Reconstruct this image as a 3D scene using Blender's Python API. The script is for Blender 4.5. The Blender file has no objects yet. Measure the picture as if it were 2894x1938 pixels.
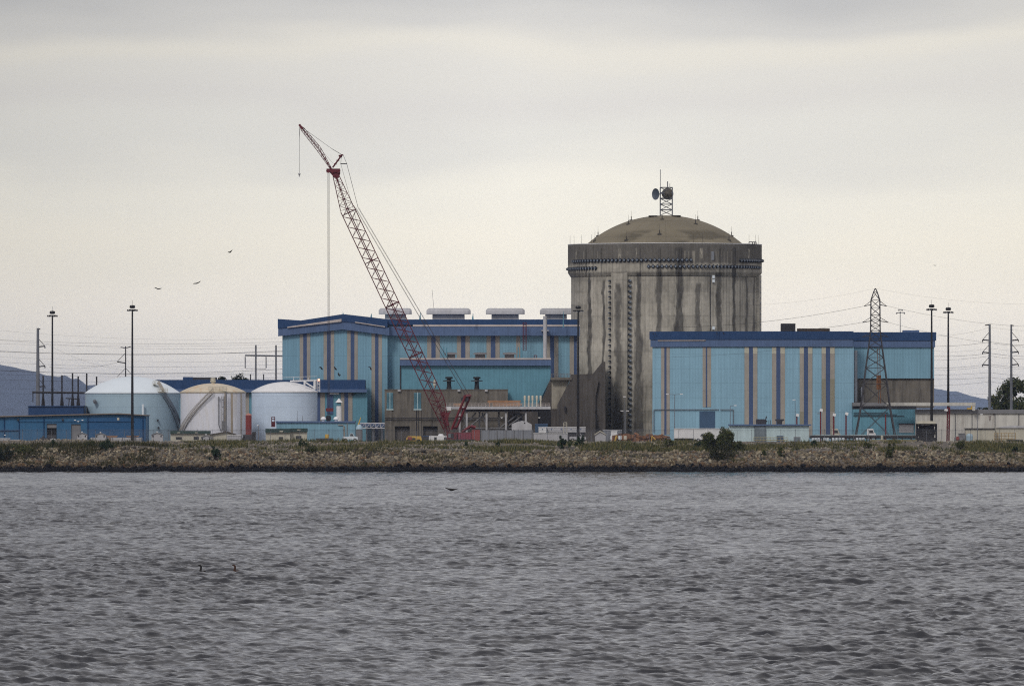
import bpy, math, random
import numpy as np
from mathutils import Vector, Matrix
R = math.radians
rnd = random.Random(7)
scene = bpy.context.scene
col = scene.collection

# ------------------------------------------------------------ camera
F, H, HY, CX, DB = 29250.0, 8.0, 1225.0, 1447.0, 1350.0      # focal length (px of the 2894 px frame), eye height, horizon row, camera set back
cam_d = bpy.data.cameras.new('camera')
cam = bpy.data.objects.new('camera', cam_d); col.objects.link(cam)
cam.location = (0, -DB, H); cam.rotation_euler = (R(90), 0, 0)
cam_d.sensor_width = 36; cam_d.lens = F / 2894 * 36
cam_d.shift_y = (HY - 969) / 2894
cam_d.clip_start = 1; cam_d.clip_end = 120000
scene.camera = cam
scene.view_settings.view_transform = 'Standard'
scene.view_settings.look = 'None'
scene.view_settings.exposure = 0.0
scene.view_settings.gamma = 1.0
scene.cycles.use_denoising = False
scene.cycles.filter_width = 1.15
scene.cycles.max_bounces = 6
scene.cycles.volume_bounces = 2
scene.cycles.caustics_reflective = False
scene.cycles.caustics_refractive = False

# ------------------------------------------------------------ sky and sun
SUN_EL, SUN_AZ = 42, 205       # degrees; azimuth clockwise from +Y
world = bpy.data.worlds.new('World'); scene.world = world; world.use_nodes = True
nt = world.node_tree; nt.nodes.clear(); N = nt.nodes.new; L = nt.links.new
out = N('ShaderNodeOutputWorld'); bg = N('ShaderNodeBackground'); L(bg.outputs[0], out.inputs[0])
tc = N('ShaderNodeTexCoord'); sep = N('ShaderNodeSeparateXYZ'); L(tc.outputs['Generated'], sep.inputs[0])
mp = N('ShaderNodeMapping'); mp.inputs['Scale'].default_value = (26, 26, 110); L(tc.outputs['Generated'], mp.inputs[0])
no = N('ShaderNodeTexNoise'); no.inputs['Scale'].default_value = 1; no.inputs['Detail'].default_value = 5; no.inputs['Roughness'].default_value = .42
L(mp.outputs[0], no.inputs['Vector'])
mr = N('ShaderNodeMapRange'); mr.inputs['From Min'].default_value = 0; mr.inputs['From Max'].default_value = .044; L(sep.outputs['Z'], mr.inputs['Value'])
dv = N('ShaderNodeMath'); dv.operation = 'MULTIPLY_ADD'; L(no.outputs['Fac'], dv.inputs[0]); dv.inputs[1].default_value = .28; dv.inputs[2].default_value = -.14
ad = N('ShaderNodeMath'); ad.operation = 'ADD'; L(mr.outputs[0], ad.inputs[0]); L(dv.outputs[0], ad.inputs[1])
rp = N('ShaderNodeValToRGB'); L(ad.outputs[0], rp.inputs[0])
stops = [(0.0, (1.11, 1.015, .88)), (.24, (1.09, 1.01, .88)), (.40, (1.0, .94, .81)), (.52, (.94, .90, .80)),
         (.64, (.80, .78, .73)), (.735, (.755, .73, .695)), (.80, (.77, .745, .70)), (.85, (.805, .77, .70)), (.92, (.66, .645, .625)), (1.0, (.54, .535, .54))]
while len(rp.color_ramp.elements) < len(stops): rp.color_ramp.elements.new(.5)
for e, (p, c) in zip(rp.color_ramp.elements, stops): e.position = p; e.color = (*c, 1)
rp.color_ramp.interpolation = 'EASE'
# higher sky: even grey cloud, a little darker towards the zenith, brighter patches
no2 = N('ShaderNodeTexNoise'); no2.inputs['Scale'].default_value = 3.0; no2.inputs['Detail'].default_value = 4; L(tc.outputs['Generated'], no2.inputs['Vector'])
rp2 = N('ShaderNodeValToRGB'); L(no2.outputs['Fac'], rp2.inputs[0])
rp2.color_ramp.elements[0].position = .3; rp2.color_ramp.elements[0].color = (.445, .445, .485, 1)
rp2.color_ramp.elements[1].position = .7; rp2.color_ramp.elements[1].color = (.615, .60, .61, 1)
mr2 = N('ShaderNodeMapRange'); mr2.inputs['From Min'].default_value = .044; mr2.inputs['From Max'].default_value = .16; L(sep.outputs['Z'], mr2.inputs['Value'])
mx = N('ShaderNodeMix'); mx.data_type = 'RGBA'; L(mr2.outputs[0], mx.inputs[0]); L(rp.outputs[0], mx.inputs[6]); L(rp2.outputs[0], mx.inputs[7])
# darker at left, brightest mid-sky: lens vignetting put into the cloud colour
mrx = N('ShaderNodeMapRange'); mrx.inputs['From Min'].default_value = -.055; mrx.inputs['From Max'].default_value = .055; L(sep.outputs['X'], mrx.inputs['Value'])
rpx = N('ShaderNodeValToRGB'); L(mrx.outputs[0], rpx.inputs[0]); rpx.color_ramp.elements.new(.5)
for e, (p, c) in zip(rpx.color_ramp.elements, ((0, (.83, .825, .81)), (.5, (1.13, 1.125, 1.11)), (1, (1.05, 1.04, 1.01)))): e.position = p; e.color = (*c, 1)
mxx = N('ShaderNodeMix'); mxx.data_type = 'RGBA'; mxx.blend_type = 'MULTIPLY'; mxx.inputs[0].default_value = 1; L(rpx.outputs[0], mxx.inputs[7]); L(mx.outputs[2], mxx.inputs[6])
sky = N('ShaderNodeTexSky'); sky.sky_type = 'NISHITA'; sky.sun_disc = False; sky.sun_elevation = R(SUN_EL); sky.sun_rotation = R(SUN_AZ)
sk = N('ShaderNodeMix'); sk.data_type = 'RGBA'; sk.blend_type = 'MULTIPLY'; sk.inputs[0].default_value = 1; sk.inputs[7].default_value = (.1, .1, .1, 1)
L(sky.outputs[0], sk.inputs[6])
fin = N('ShaderNodeMix'); fin.data_type = 'RGBA'; fin.inputs[0].default_value = .94; L(sk.outputs[2], fin.inputs[6]); L(mxx.outputs[2], fin.inputs[7])
L(fin.outputs[2], bg.inputs[0]); bg.inputs[1].default_value = 1.0
sd = bpy.data.lights.new('sun', 'SUN'); sd.energy = 1.35; sd.angle = R(14); sd.color = (1, .95, .88)
sun = bpy.data.objects.new('sun', sd); col.objects.link(sun)
az, el = R(SUN_AZ), R(SUN_EL)
sdir = Vector((math.sin(az) * math.cos(el), math.cos(az) * math.cos(el), math.sin(el)))
sun.rotation_euler = sdir.to_track_quat('Z', 'Y').to_euler()

# ------------------------------------------------------------ materials
def setp(p, k, v):
    if k in p.inputs: p.inputs[k].default_value = v
def mat(name, c, rough=.7, metal=0., var=.12, streak=0., scale=.5, joint=0., rib_shade=0., dark=None, fine=.0, spec=None):
    """painted or bare surface: broad colour drift, vertical weather streaks, panel joints, rib shading painted as stripes"""
    m = bpy.data.materials.new(name); m.use_nodes = True; t = m.node_tree; p = t.nodes['Principled BSDF']
    setp(p, 'Roughness', rough); setp(p, 'Metallic', metal)
    if spec is not None: setp(p, 'Specular IOR Level', spec)
    n, l = t.nodes.new, t.links.new
    co = n('ShaderNodeTexCoord')
    def noise(sc, det, lo, hi, rough_=.55):
        q = n('ShaderNodeMapping'); q.inputs['Scale'].default_value = sc; l(co.outputs['Object'], q.inputs[0])
        z = n('ShaderNodeTexNoise'); z.inputs['Scale'].default_value = 1; z.inputs['Detail'].default_value = det; z.inputs['Roughness'].default_value = rough_
        l(q.outputs[0], z.inputs['Vector'])
        r = n('ShaderNodeMapRange'); r.inputs['From Min'].default_value = .3; r.inputs['From Max'].default_value = .7
        r.inputs['To Min'].default_value = lo; r.inputs['To Max'].default_value = hi; l(z.outputs['Fac'], r.inputs['Value'])
        return r.outputs[0]
    cur = None
    def mul(a, b):
        if a is None: return b
        q = n('ShaderNodeMath'); q.operation = 'MULTIPLY'; l(a, q.inputs[0]); l(b, q.inputs[1]); return q.outputs[0]
    if var: cur = mul(cur, noise((scale, scale, scale), 5, 1 - var, 1 + var))
    if streak: cur = mul(cur, noise((1.7, 1.7, .07), 4, 1 - streak, 1 + streak * .6))
    if fine: cur = mul(cur, noise((6, 6, 6), 2, 1 - fine, 1 + fine))
    if rib_shade:  # corrugation stays flat; its light and shade are painted as stripes
        s = n('ShaderNodeSeparateXYZ'); l(co.outputs['Object'], s.inputs[0])
        q = n('ShaderNodeMath'); q.operation = 'PINGPONG'; l(s.outputs['X'], q.inputs[0]); q.inputs[1].default_value = .31
        r = n('ShaderNodeMapRange'); r.inputs['From Max'].default_value = .31; r.inputs['To Min'].default_value = 1 - rib_shade; r.inputs['To Max'].default_value = 1 + rib_shade
        l(q.outputs[0], r.inputs['Value']); cur = mul(cur, r.outputs[0])
    if joint:
        s = n('ShaderNodeSeparateXYZ'); l(co.outputs['Object'], s.inputs[0])
        q = n('ShaderNodeMath'); q.operation = 'FLOORED_MODULO'; l(s.outputs['Z'], q.inputs[0]); q.inputs[1].default_value = joint
        g = n('ShaderNodeMath'); g.operation = 'LESS_THAN'; l(q.outputs[0], g.inputs[0]); g.inputs[1].default_value = .11
        r = n('ShaderNodeMapRange'); r.inputs['To Min'].default_value = 1; r.inputs['To Max'].default_value = .84; l(g.outputs[0], r.inputs['Value'])
        cur = mul(cur, r.outputs[0])
    if cur is None: p.inputs['Base Color'].default_value = (*c, 1); return m
    cm = n('ShaderNodeMix'); cm.data_type = 'RGBA'; cm.blend_type = 'MULTIPLY'; cm.inputs[0].default_value = 1; cm.inputs[6].default_value = (*c, 1)
    cb = n('ShaderNodeCombineColor'); l(cur, cb.inputs[0]); l(cur, cb.inputs[1]); l(cur, cb.inputs[2]); l(cb.outputs[0], cm.inputs[7])
    fc = cm.outputs[2]
    if dark is not None:      # blotches of a second colour (rust, soot, moss)
        f = noise((.9, .9, .12), 5, 0, 1, .6)
        k = n('ShaderNodeMapRange'); k.inputs['From Min'].default_value = .55; k.inputs['From Max'].default_value = 1.0; k.inputs['To Max'].default_value = .8; l(f, k.inputs['Value'])
        dm = n('ShaderNodeMix'); dm.data_type = 'RGBA'; l(k.outputs[0], dm.inputs[0]); l(fc, dm.inputs[6]); dm.inputs[7].default_value = (*dark, 1); fc = dm.outputs[2]
    l(fc, p.inputs['Base Color'])
    return m
def vmat(name, rough=.85, fine=.12, fscale=2.0, attr='tint'):
    """surface whose own colour comes from the mesh's tint attribute"""
    m = bpy.data.materials.new(name); m.use_nodes = True; t = m.node_tree; p = t.nodes['Principled BSDF']; setp(p, 'Roughness', rough); setp(p, 'Specular IOR Level', .3)
    n, l = t.nodes.new, t.links.new
    a = n('ShaderNodeAttribute'); a.attribute_name = attr
    co = n('ShaderNodeTexCoord'); z = n('ShaderNodeTexNoise'); z.inputs['Scale'].default_value = fscale; z.inputs['Detail'].default_value = 4; l(co.outputs['Object'], z.inputs['Vector'])
    r = n('ShaderNodeMapRange'); r.inputs['From Min'].default_value = .3; r.inputs['From Max'].default_value = .7; r.inputs['To Min'].default_value = 1 - fine; r.inputs['To Max'].default_value = 1 + fine
    l(z.outputs['Fac'], r.inputs['Value'])
    v = n('ShaderNodeVectorMath'); v.operation = 'SCALE'; l(a.outputs['Color'], v.inputs[0]); l(r.outputs[0], v.inputs['Scale'])
    l(v.outputs[0], p.inputs['Base Color'])
    return m
M = dict(
    aqua=mat('aqua_cladding', (.195, .37, .485), .55, var=.07, streak=.10, rib_shade=.06, scale=.15, joint=6.3),
    aqua_j=mat('aqua_cladding_jointed', (.25, .44, .575), .55, var=.07, streak=.09, rib_shade=.05, scale=.15, joint=3.15),
    aqua_d=mat('teal_cladding', (.12, .30, .40), .55, var=.08, streak=.10, rib_shade=.05),
    navy=mat('navy_cladding', (.008, .046, .145), .5, var=.10, streak=.08),
    slate=mat('slate_blue_fascia', (.085, .14, .275), .55, var=.07, streak=.12, rib_shade=.05),
    stripe_blue=mat('blue_stripe_paint', (.050, .090, .205), .55, var=.06, streak=.06),
    beige=mat('faded_beige_stripe', (.35, .32, .285), .6, var=.10, streak=.10, joint=11.0),
    trim=mat('pale_roof_trim', (.52, .46, .44), .6, var=.15),
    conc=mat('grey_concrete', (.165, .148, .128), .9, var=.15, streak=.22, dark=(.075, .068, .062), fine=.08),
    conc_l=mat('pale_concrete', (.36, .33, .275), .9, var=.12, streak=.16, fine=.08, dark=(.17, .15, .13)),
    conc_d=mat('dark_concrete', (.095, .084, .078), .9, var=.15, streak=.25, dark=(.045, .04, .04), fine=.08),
    tank_b=mat('pale_blue_tank_paint', (.37, .50, .60), .5, var=.05, streak=.05, scale=.2, joint=2.45),
    tank_b2=mat('pale_blue_grey_tank_paint', (.60, .71, .86), .5, var=.09, streak=.05, scale=.15, joint=2.45),
    tank_top=mat('white_blue_tank_roof', (.72, .79, .86), .5, var=.04, scale=.2),  # paler than the shells: light from above is painted into the roof
    white=mat('white_paint', (.78, .78, .80), .5, var=.07, streak=.06),
    tank_w=mat('rust_streaked_white_tank_paint', (.76, .77, .85), .5, var=.04, streak=.06, dark=(.66, .62, .57), scale=.2),
    rusty_top=mat('rust_washed_tank_roof', (.60, .53, .42), .6, var=.12, scale=.6, dark=(.55, .33, .16)),
    rust=mat('rust_wash', (.50, .34, .2), .8, var=.3, streak=.3),
    blue=mat('blue_shed_cladding', (.026, .125, .265), .5, var=.08, streak=.08, rib_shade=.05),
    blue_d=mat('dark_blue_shed_cladding', (.012, .088, .225), .5, var=.08, streak=.08),
    grey=mat('grey_metal', (.20, .20, .215), .6, var=.12, streak=.1),
    grey_l=mat('light_grey_metal', (.46, .46, .49), .6, var=.1, streak=.15),
    grey_b=mat('blue_grey_corrugated_sheet', (.22, .235, .27), .55, var=.08, streak=.12, rib_shade=.08),
    black=mat('black_painted_steel', (.005, .0045, .007), .5, var=.2),
    char=mat('charcoal_metal', (.035, .034, .042), .6, var=.2),
    steelg=mat('galvanised_pole', (.15, .16, .19), .6, var=.15),
    lattice=mat('weathered_lattice_steel', (.055, .052, .06), .6, var=.2),
    red=mat('red_crane_paint', (.145, .018, .024), .45, var=.15),
    red_d=mat('dark_red_lattice_paint', (.125, .015, .023), .5, var=.2),
    magenta=mat('faded_red_counterweight', (.21, .032, .055), .5, var=.12, streak=.12),
    redtank=mat('red_oxide_tank', (.25, .045, .042), .6, var=.1, streak=.08),
    cream=mat('cream_cladding', (.56, .53, .44), .6, var=.07, streak=.12),
    creamw=mat('cream_white_render', (.60, .585, .55), .7, var=.08, streak=.14, dark=(.40, .37, .34)),
    green=mat('dark_green_fascia', (.012, .045, .04), .6, var=.15),
    mint=mat('pale_mint_wall', (.52, .66, .70), .65, var=.06, streak=.10),
    mint_d=mat('dark_mint_wall', (.16, .20, .235), .65, var=.15, streak=.35),  # darker, more streaked mint for the middle bay
    tan=mat('tan_roof_edge', (.20, .16, .13), .7, var=.2),
    yellow=mat('yellow_paint', (.60, .38, .06), .5, var=.15),
    orange=mat('orange_timber', (.36, .19, .095), .7, var=.25, fine=.2),
    scrap=mat('rusty_scrap', (.20, .085, .035), .85, var=.45, scale=1.2, dark=(.05, .035, .05)),
    glass=mat('dark_window_glass', (.02, .025, .035), .15, var=0),
    bluegl=mat('blue_grey_door_paint', (.045, .095, .18), .5, var=.1, streak=.1),
    dirt=mat('dry_dirt', (.13, .115, .10), .95, var=.25, scale=.3, fine=.2),
    bird=mat('dark_feathers', (.012, .010, .010), .8, var=0),
    birdw=mat('white_feathers', (.8, .8, .8), .8, var=0),
    birdb=mat('brown_feathers', (.05, .018, .008), .8, var=0),
    bark=mat('bark', (.06, .045, .035), .9, var=.2),
    rods=mat('lightning_rod_metal', (.05, .045, .04), .6, var=0),
)
lampm = bpy.data.materials.new('lit_beacon_lens'); lampm.use_nodes = True
setp(lampm.node_tree.nodes['Principled BSDF'], 'Emission Color', (1, .35, .15, 1)); setp(lampm.node_tree.nodes['Principled BSDF'], 'Emission Strength', 3.0)

# ------------------------------------------------------------ mesh helpers
def sx(px, Y): return (px - CX) * (Y + DB) / F
def sz(py, Y): return H - (py - HY) * (Y + DB) / F
def P(px, py, Y): return Vector((sx(px, Y), Y, sz(py, Y)))
ORG = {}
class MB:
    def __init__(s): s.v = []; s.f = []; s.m = []
    def add(s, vs, fs, mi=0):
        b = len(s.v); s.v += [tuple(v) for v in vs]; s.f += [tuple(i + b for i in f) for f in fs]; s.m += [mi] * len(fs); return s
    def box(s, x0, x1, y0, y1, z0, z1, mi=0):
        if x0 > x1: x0, x1 = x1, x0
        if z0 > z1: z0, z1 = z1, z0
        vs = [(x0, y0, z0), (x1, y0, z0), (x1, y1, z0), (x0, y1, z0), (x0, y0, z1), (x1, y0, z1), (x1, y1, z1), (x0, y1, z1)]
        return s.add(vs, [(0, 3, 2, 1), (4, 5, 6, 7), (0, 1, 5, 4), (1, 2, 6, 5), (2, 3, 7, 6), (3, 0, 4, 7)], mi)
    def pb(s, px0, px1, py0, py1, Y, d=1., mi=0):            # a box whose front face fills these rows and columns at distance Y
        return s.box(sx(px0, Y), sx(px1, Y), Y, Y + d, sz(py1, Y), sz(py0, Y), mi)
    def prism(s, poly, Y, d, mi=0):                          # poly of (px,py), any winding
        pts = [(sx(a, Y), sz(b, Y)) for a, b in poly]
        ar = sum(pts[i][0] * pts[(i + 1) % len(pts)][1] - pts[(i + 1) % len(pts)][0] * pts[i][1] for i in range(len(pts)))
        if ar < 0: pts.reverse()
        n = len(pts); vs = [(x, Y, z) for x, z in pts] + [(x, Y + d, z) for x, z in pts]
        fs = [tuple(range(n)), tuple(range(2 * n - 1, n - 1, -1))] + [(i, i + n, (i + 1) % n + n, (i + 1) % n) for i in range(n)]
        return s.add(vs, fs, mi)
    def tube(s, p, q, r0, r1=None, n=8, mi=0, cap=True):
        p, q = Vector(p), Vector(q); r1 = r0 if r1 is None else r1; d = (q - p)
        if d.length < 1e-6: return s
        d.normalize(); a = d.orthogonal().normalized(); b = d.cross(a)
        vs = []
        for c, r in ((p, r0), (q, r1)):
            for i in range(n):
                t = 2 * math.pi * i / n + math.pi / 4; vs.append(c + a * (r * math.cos(t)) + b * (r * math.sin(t)))
        fs = [(i, (i + 1) % n, (i + 1) % n + n, i + n) for i in range(n)]
        if cap: fs += [tuple(range(n - 1, -1, -1)), tuple(range(n, 2 * n))]
        return s.add(vs, fs, mi)
    def beam(s, p, q, w, mi=0): return s.tube(p, q, w * .707, n=4, mi=mi)
    def lathe(s, prof, c, n=48, mi=0, ax=None):              # prof of (r,z)
        vs = []; k = len(prof)
        for i in range(n):
            t = 2 * math.pi * i / n
            for r, z in prof: vs.append((c[0] + r * math.cos(t), c[1] + r * math.sin(t), c[2] + z))
        fs = [(i * k + j, ((i + 1) % n) * k + j, ((i + 1) % n) * k + j + 1, i * k + j + 1) for i in range(n) for j in range(k - 1)]
        return s.add(vs, fs, mi)
    def build(s, name, mats, parent=None, smooth=False, loc=None):
        if not isinstance(mats, (list, tuple)): mats = [mats]
        root = parent
        if parent is not None:
            while root.parent: root = root.parent
            o0 = Vector(ORG[root.name])
        elif loc is not None: o0 = Vector(loc)
        else:
            a = np.array(s.v); o0 = Vector(((a[:, 0].min() + a[:, 0].max()) / 2, (a[:, 1].min() + a[:, 1].max()) / 2, a[:, 2].min()))
        me = bpy.data.meshes.new(name); me.from_pydata([tuple(Vector(v) - o0) for v in s.v], [], s.f)
        for m_ in mats: me.materials.append(m_)
        me.polygons.foreach_set('material_index', s.m)
        if smooth:
            me.polygons.foreach_set('use_smooth', [True] * len(s.f))
            try: me.set_sharp_from_angle(angle=R(40))
            except Exception: pass
        me.update()
        o = bpy.data.objects.new(name, me); col.objects.link(o)
        if parent is not None: o.parent = parent
        else: o.location = o0; ORG[o.name] = tuple(o0)
        return o
def tag(o, label=None, cat=None, group=None, kind=None):
    if label: o['label'] = label
    if cat: o['category'] = cat
    if group: o['group'] = group
    if kind: o['kind'] = kind
    return o
def thing(name, label, cat, loc, group=None):
    o = bpy.data.objects.new(name, None); col.objects.link(o); o.location = loc; ORG[o.name] = tuple(loc); o.empty_display_size = .5
    return tag(o, label, cat, group)
def at(px, py, Y): return tuple(P(px, py, Y))
def copy_tree(o, parent=None):
    c = o.copy(); col.objects.link(c)
    if parent is not None: c.parent = parent
    for ch in list(o.children): copy_tree(ch, c)
    return c
ZG = 6.3
def gnd(px, Y): return (sx(px, Y), Y, ZG)
def lattice(mb, p0, p1, r0, r1, th, bays, w, wd, k=4, mi=0, zig=True):
    """lattice column: k chords about the axis, rings and diagonals"""
    p0, p1 = Vector(p0), Vector(p1); d = (p1 - p0).normalized(); dep = Vector((0, 1, 0)); u = d.cross(dep).normalized(); v = u.cross(d)
    def pt(t, j):
        r = r0 + (r1 - r0) * t; a = th + 2 * math.pi * j / k
        return p0.lerp(p1, t) + u * (r * math.cos(a)) + v * (r * math.sin(a))
    for j in range(k): mb.beam(pt(0, j), pt(1, j), w, mi)
    for i in range(bays):
        t0, t1 = i / bays, (i + 1) / bays
        for j in range(k):
            a, b = (j, (j + 1) % k) if (i + j) % 2 else ((j + 1) % k, j)
            mb.beam(pt(t0, a), pt(t1, b), wd, mi)
            if zig: mb.beam(pt(t0, j), pt(t0, (j + 1) % k), wd, mi)

# value noise for weathering and relief
_NT = {}
def vnoise(x, y, seed=0):
    if seed not in _NT: _NT[seed] = np.random.RandomState(seed).rand(256, 256)
    T = _NT[seed]
    xi = np.floor(x).astype(int); yi = np.floor(y).astype(int); fx = x - xi; fy = y - yi
    fx = fx * fx * (3 - 2 * fx); fy = fy * fy * (3 - 2 * fy); a = xi & 255; b = yi & 255; a1 = (a + 1) & 255; b1 = (b + 1) & 255
    return (T[a, b] * (1 - fx) + T[a1, b] * fx) * (1 - fy) + (T[a, b1] * (1 - fx) + T[a1, b1] * fx) * fy
def fbm(x, y, seed=0, o=4):
    s = 0; w = 0
    for k in range(o): s = s + vnoise(x * 2 ** k + 17 * k, y * 2 ** k + 5 * k, seed + k) * .5 ** k; w += .5 ** k
    return s / w
def npmesh(name, V, Fq, mats, smooth=True, tint=None, mi=None):
    me = bpy.data.meshes.new(name); V = np.ascontiguousarray(V, dtype=np.float32); Fq = np.ascontiguousarray(Fq, dtype=np.int32); k = Fq.shape[1]
    me.vertices.add(len(V)); me.vertices.foreach_set('co', V.ravel())
    me.loops.add(Fq.size); me.loops.foreach_set('vertex_index', Fq.ravel())
    me.polygons.add(len(Fq)); me.polygons.foreach_set('loop_start', np.arange(0, Fq.size, k, dtype=np.int32)); me.polygons.foreach_set('loop_total', np.full(len(Fq), k, dtype=np.int32))
    me.polygons.foreach_set('use_smooth', np.full(len(Fq), smooth))
    for m_ in (mats if isinstance(mats, (list, tuple)) else [mats]): me.materials.append(m_)
    if mi is not None: me.polygons.foreach_set('material_index', np.ascontiguousarray(mi, dtype=np.int32))
    if tint is not None:
        at_ = me.color_attributes.new('tint', 'FLOAT_COLOR', 'POINT'); t4 = np.ones((len(V), 4), np.float32); t4[:, :3] = tint; at_.data.foreach_set('color', t4.ravel())
    me.update(calc_edges=True); me.validate()
    return me
def addobj(name, me, parent=None, loc=(0, 0, 0)):
    o = bpy.data.objects.new(name, me); col.objects.link(o); o.parent = parent; o.location = loc
    if parent is None: ORG[o.name] = tuple(loc)
    return o
def gridfaces(nr, nc, wrap=False):
    i = np.arange(nr - 1)[:, None]; j = np.arange(nc if wrap else nc - 1)[None, :]; j1 = (j + 1) % nc
    return np.stack([i * nc + j, i * nc + j1, (i + 1) * nc + j1, (i + 1) * nc + j], -1).reshape(-1, 4)

# ------------------------------------------------------------ water
def make_water():
    ds = [-450, -200, -50, 20, 80, 150, 210, 250, 275, 284]        # distance from the camera
    y = 288.0
    while y < 2151: ds.append(y); y += .115 * (y / 300) ** 1.02
    ds += [2153, 2156]
    ds = np.array(ds); ys = ds - DB; us = np.concatenate([[-12, -6, -3, -1.2, -.5, -.25, -.12, -.066], np.linspace(-.0575, .0575, 640), [.066, .12, .25, .5, 1.2, 3, 6, 12]])
    Yg = ys[:, None] + 0 * us[None, :]; Xg = (np.maximum(Yg + DB, 250) + 150) * us[None, :]
    sp = np.gradient(ys)[:, None]
    fade_u = np.clip((.062 - np.abs(us)) / .004, 0, 1)[None, :] * np.clip((Yg + DB - 284) / 8, 0, 1)
    rs = np.random.RandomState(3); Nw = 96
    lam = np.exp(np.linspace(math.log(.34), math.log(6.5), Nw)); Z = np.zeros_like(Xg); DX = np.zeros_like(Xg); DY = np.zeros_like(Xg)
    gust = .50 + 1.0 * fbm(Xg / 16, Yg / 90, 5, 4)
    for l_ in lam:
        th = rs.normal(R(98), R(34) + R(16) * (l_ < 1.3)); kx, ky = math.cos(th), math.sin(th); k = 2 * math.pi / l_
        sl = .275 * math.sqrt(2 / Nw) * (1.3 if .45 < l_ < 1.7 else .85 if l_ < 3 else .5)
        res = np.clip((l_ / np.maximum(sp * abs(ky), 1e-3) - 2.2) / 2.0, 0, 1)
        a = sl / k * res * gust * fade_u; ph = k * (kx * Xg + ky * Yg) + rs.rand() * 6.283
        Z += a * np.cos(ph); q = .75 * a * np.sin(ph); DX -= kx * q; DY -= ky * q
    V = np.stack([Xg + DX, Yg + DY, Z], -1).reshape(-1, 3)
    m = bpy.data.materials.new('lake_water'); m.use_nodes = True; t = m.node_tree; p = t.nodes['Principled BSDF']
    p.inputs['Base Color'].default_value = (.028, .029, .035, 1); setp(p, 'Roughness', .09); setp(p, 'IOR', 1.333)
    n, l = t.nodes.new, t.links.new
    g = n('ShaderNodeNewGeometry'); b0 = None
    for sc, st, dist in (((.9, .5, 1), .55, .30), ((3.0, 2.0, 1), .5, .07)):
        q = n('ShaderNodeMapping'); q.inputs['Scale'].default_value = sc; l(g.outputs['Position'], q.inputs[0])
        z = n('ShaderNodeTexNoise'); z.inputs['Scale'].default_value = 1; z.inputs['Detail'].default_value = 3; l(q.outputs[0], z.inputs['Vector'])
        b = n('ShaderNodeBump'); b.inputs['Strength'].default_value = st; b.inputs['Distance'].default_value = dist; l(z.outputs['Fac'], b.inputs['Height'])
        if b0: l(b0, b.inputs['Normal'])
        b0 = b.outputs[0]
    l(b0, p.inputs['Normal'])
    tag(addobj('water', npmesh('water', V, gridfaces(len(ys), len(us)), m)), kind='structure')
make_water()

# ------------------------------------------------------------ ground: bank slope and plant yard
def bank(X, Y):
    X = np.asarray(X, float); Y = np.asarray(Y, float)
    z = np.interp(Y, [780, 799.5, 812.5, 822, 834, 850], [-6, -.25, 4.15, 5.1, 5.95, ZG])
    edge = (fbm(X / 16 + 100, Y / 16, 21, 3) - .5) * 1.4 * np.interp(Y, [795, 806, 815, 832, 845], [0, .5, 1, 1, 0])
    left = .55 * np.clip((-62 - X) / 25, 0, 1) * np.interp(Y, [800, 812, 834, 850], [0, 1, .6, 0])
    return z + edge + left
gx = np.concatenate([[-16000, -6000, -3000, -1200, -600, -300, -160], np.linspace(-140, 140, 281), [160, 300, 600, 1200, 3000, 6000, 16000]])
gy = np.concatenate([[780, 790, 796], np.arange(799, 851, 1.0), [870, 900, 1000, 1300, 2000, 4000, 8000, 14000, 32500, 60000]])
GX, GY = np.meshgrid(gx, gy); GZ = bank(GX, GY)
me = npmesh('ground', np.stack([GX, GY, GZ], -1).reshape(-1, 3), gridfaces(len(gy), len(gx)), mat('yard_soil_and_gravel', (.115, .10, .085), .95, var=.3, scale=.25, fine=.3))
gm = me.materials[0].node_tree; gp = gm.nodes['Principled BSDF']; src = gp.inputs['Base Color'].links[0].from_socket      # mud stays dark where the lake wets it
ge = gm.nodes.new('ShaderNodeNewGeometry'); gs = gm.nodes.new('ShaderNodeSeparateXYZ'); gm.links.new(ge.outputs['Position'], gs.inputs[0])
gr = gm.nodes.new('ShaderNodeMapRange'); gr.inputs['From Min'].default_value = 1.1; gr.inputs['From Max'].default_value = 2.0; gm.links.new(gs.outputs['Z'], gr.inputs['Value'])
gx_ = gm.nodes.new('ShaderNodeMix'); gx_.data_type = 'RGBA'; gx_.inputs[6].default_value = (.006, .006, .008, 1); gm.links.new(gr.outputs[0], gx_.inputs[0]); gm.links.new(src, gx_.inputs[7]); gm.links.new(gx_.outputs[2], gp.inputs['Base Color'])
tag(addobj('ground', me), kind='structure')

# ------------------------------------------------------------ far wooded hills
def hill(name, prof, Y, c, seed, depth=12000, rough=28):
    pxs = np.linspace(prof[0][0], prof[-1][0], 520); py = np.interp(pxs, [a for a, b in prof], [b for a, b in prof])
    X = (pxs - CX) * (Y + DB) / F; top = H - (py - HY) * (Y + DB) / F + (fbm(X / 180, X * 0 + 3, seed, 4) - .5) * rough
    t = np.linspace(0, 1, 46)
    rows = []
    for k in t:
        yy = Y - depth * .22 * (1 - k); nz = (fbm(X / 600, X * 0 + yy / 600, seed + 9, 5) - .5) * 80 * k * (1 - k) * 4
        rows.append(np.stack([X * (yy + DB) / (Y + DB), X * 0 + yy, ZG - 1 + (top - ZG) * np.sin(k * math.pi / 2) ** 1.1 + nz * .6], -1))
    for k in (.35, 1.0):
        rows.append(np.stack([X, X * 0 + Y + depth * .3 * k, ZG - 1 + (top - ZG) * (1 - k)], -1))
    V = np.concatenate(rows); me = npmesh(name, V, gridfaces(len(rows), 520), mat(name + '_woods', c, .95, var=.35, scale=.004, fine=0))
    tag(addobj(name, me), kind='structure')
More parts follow.
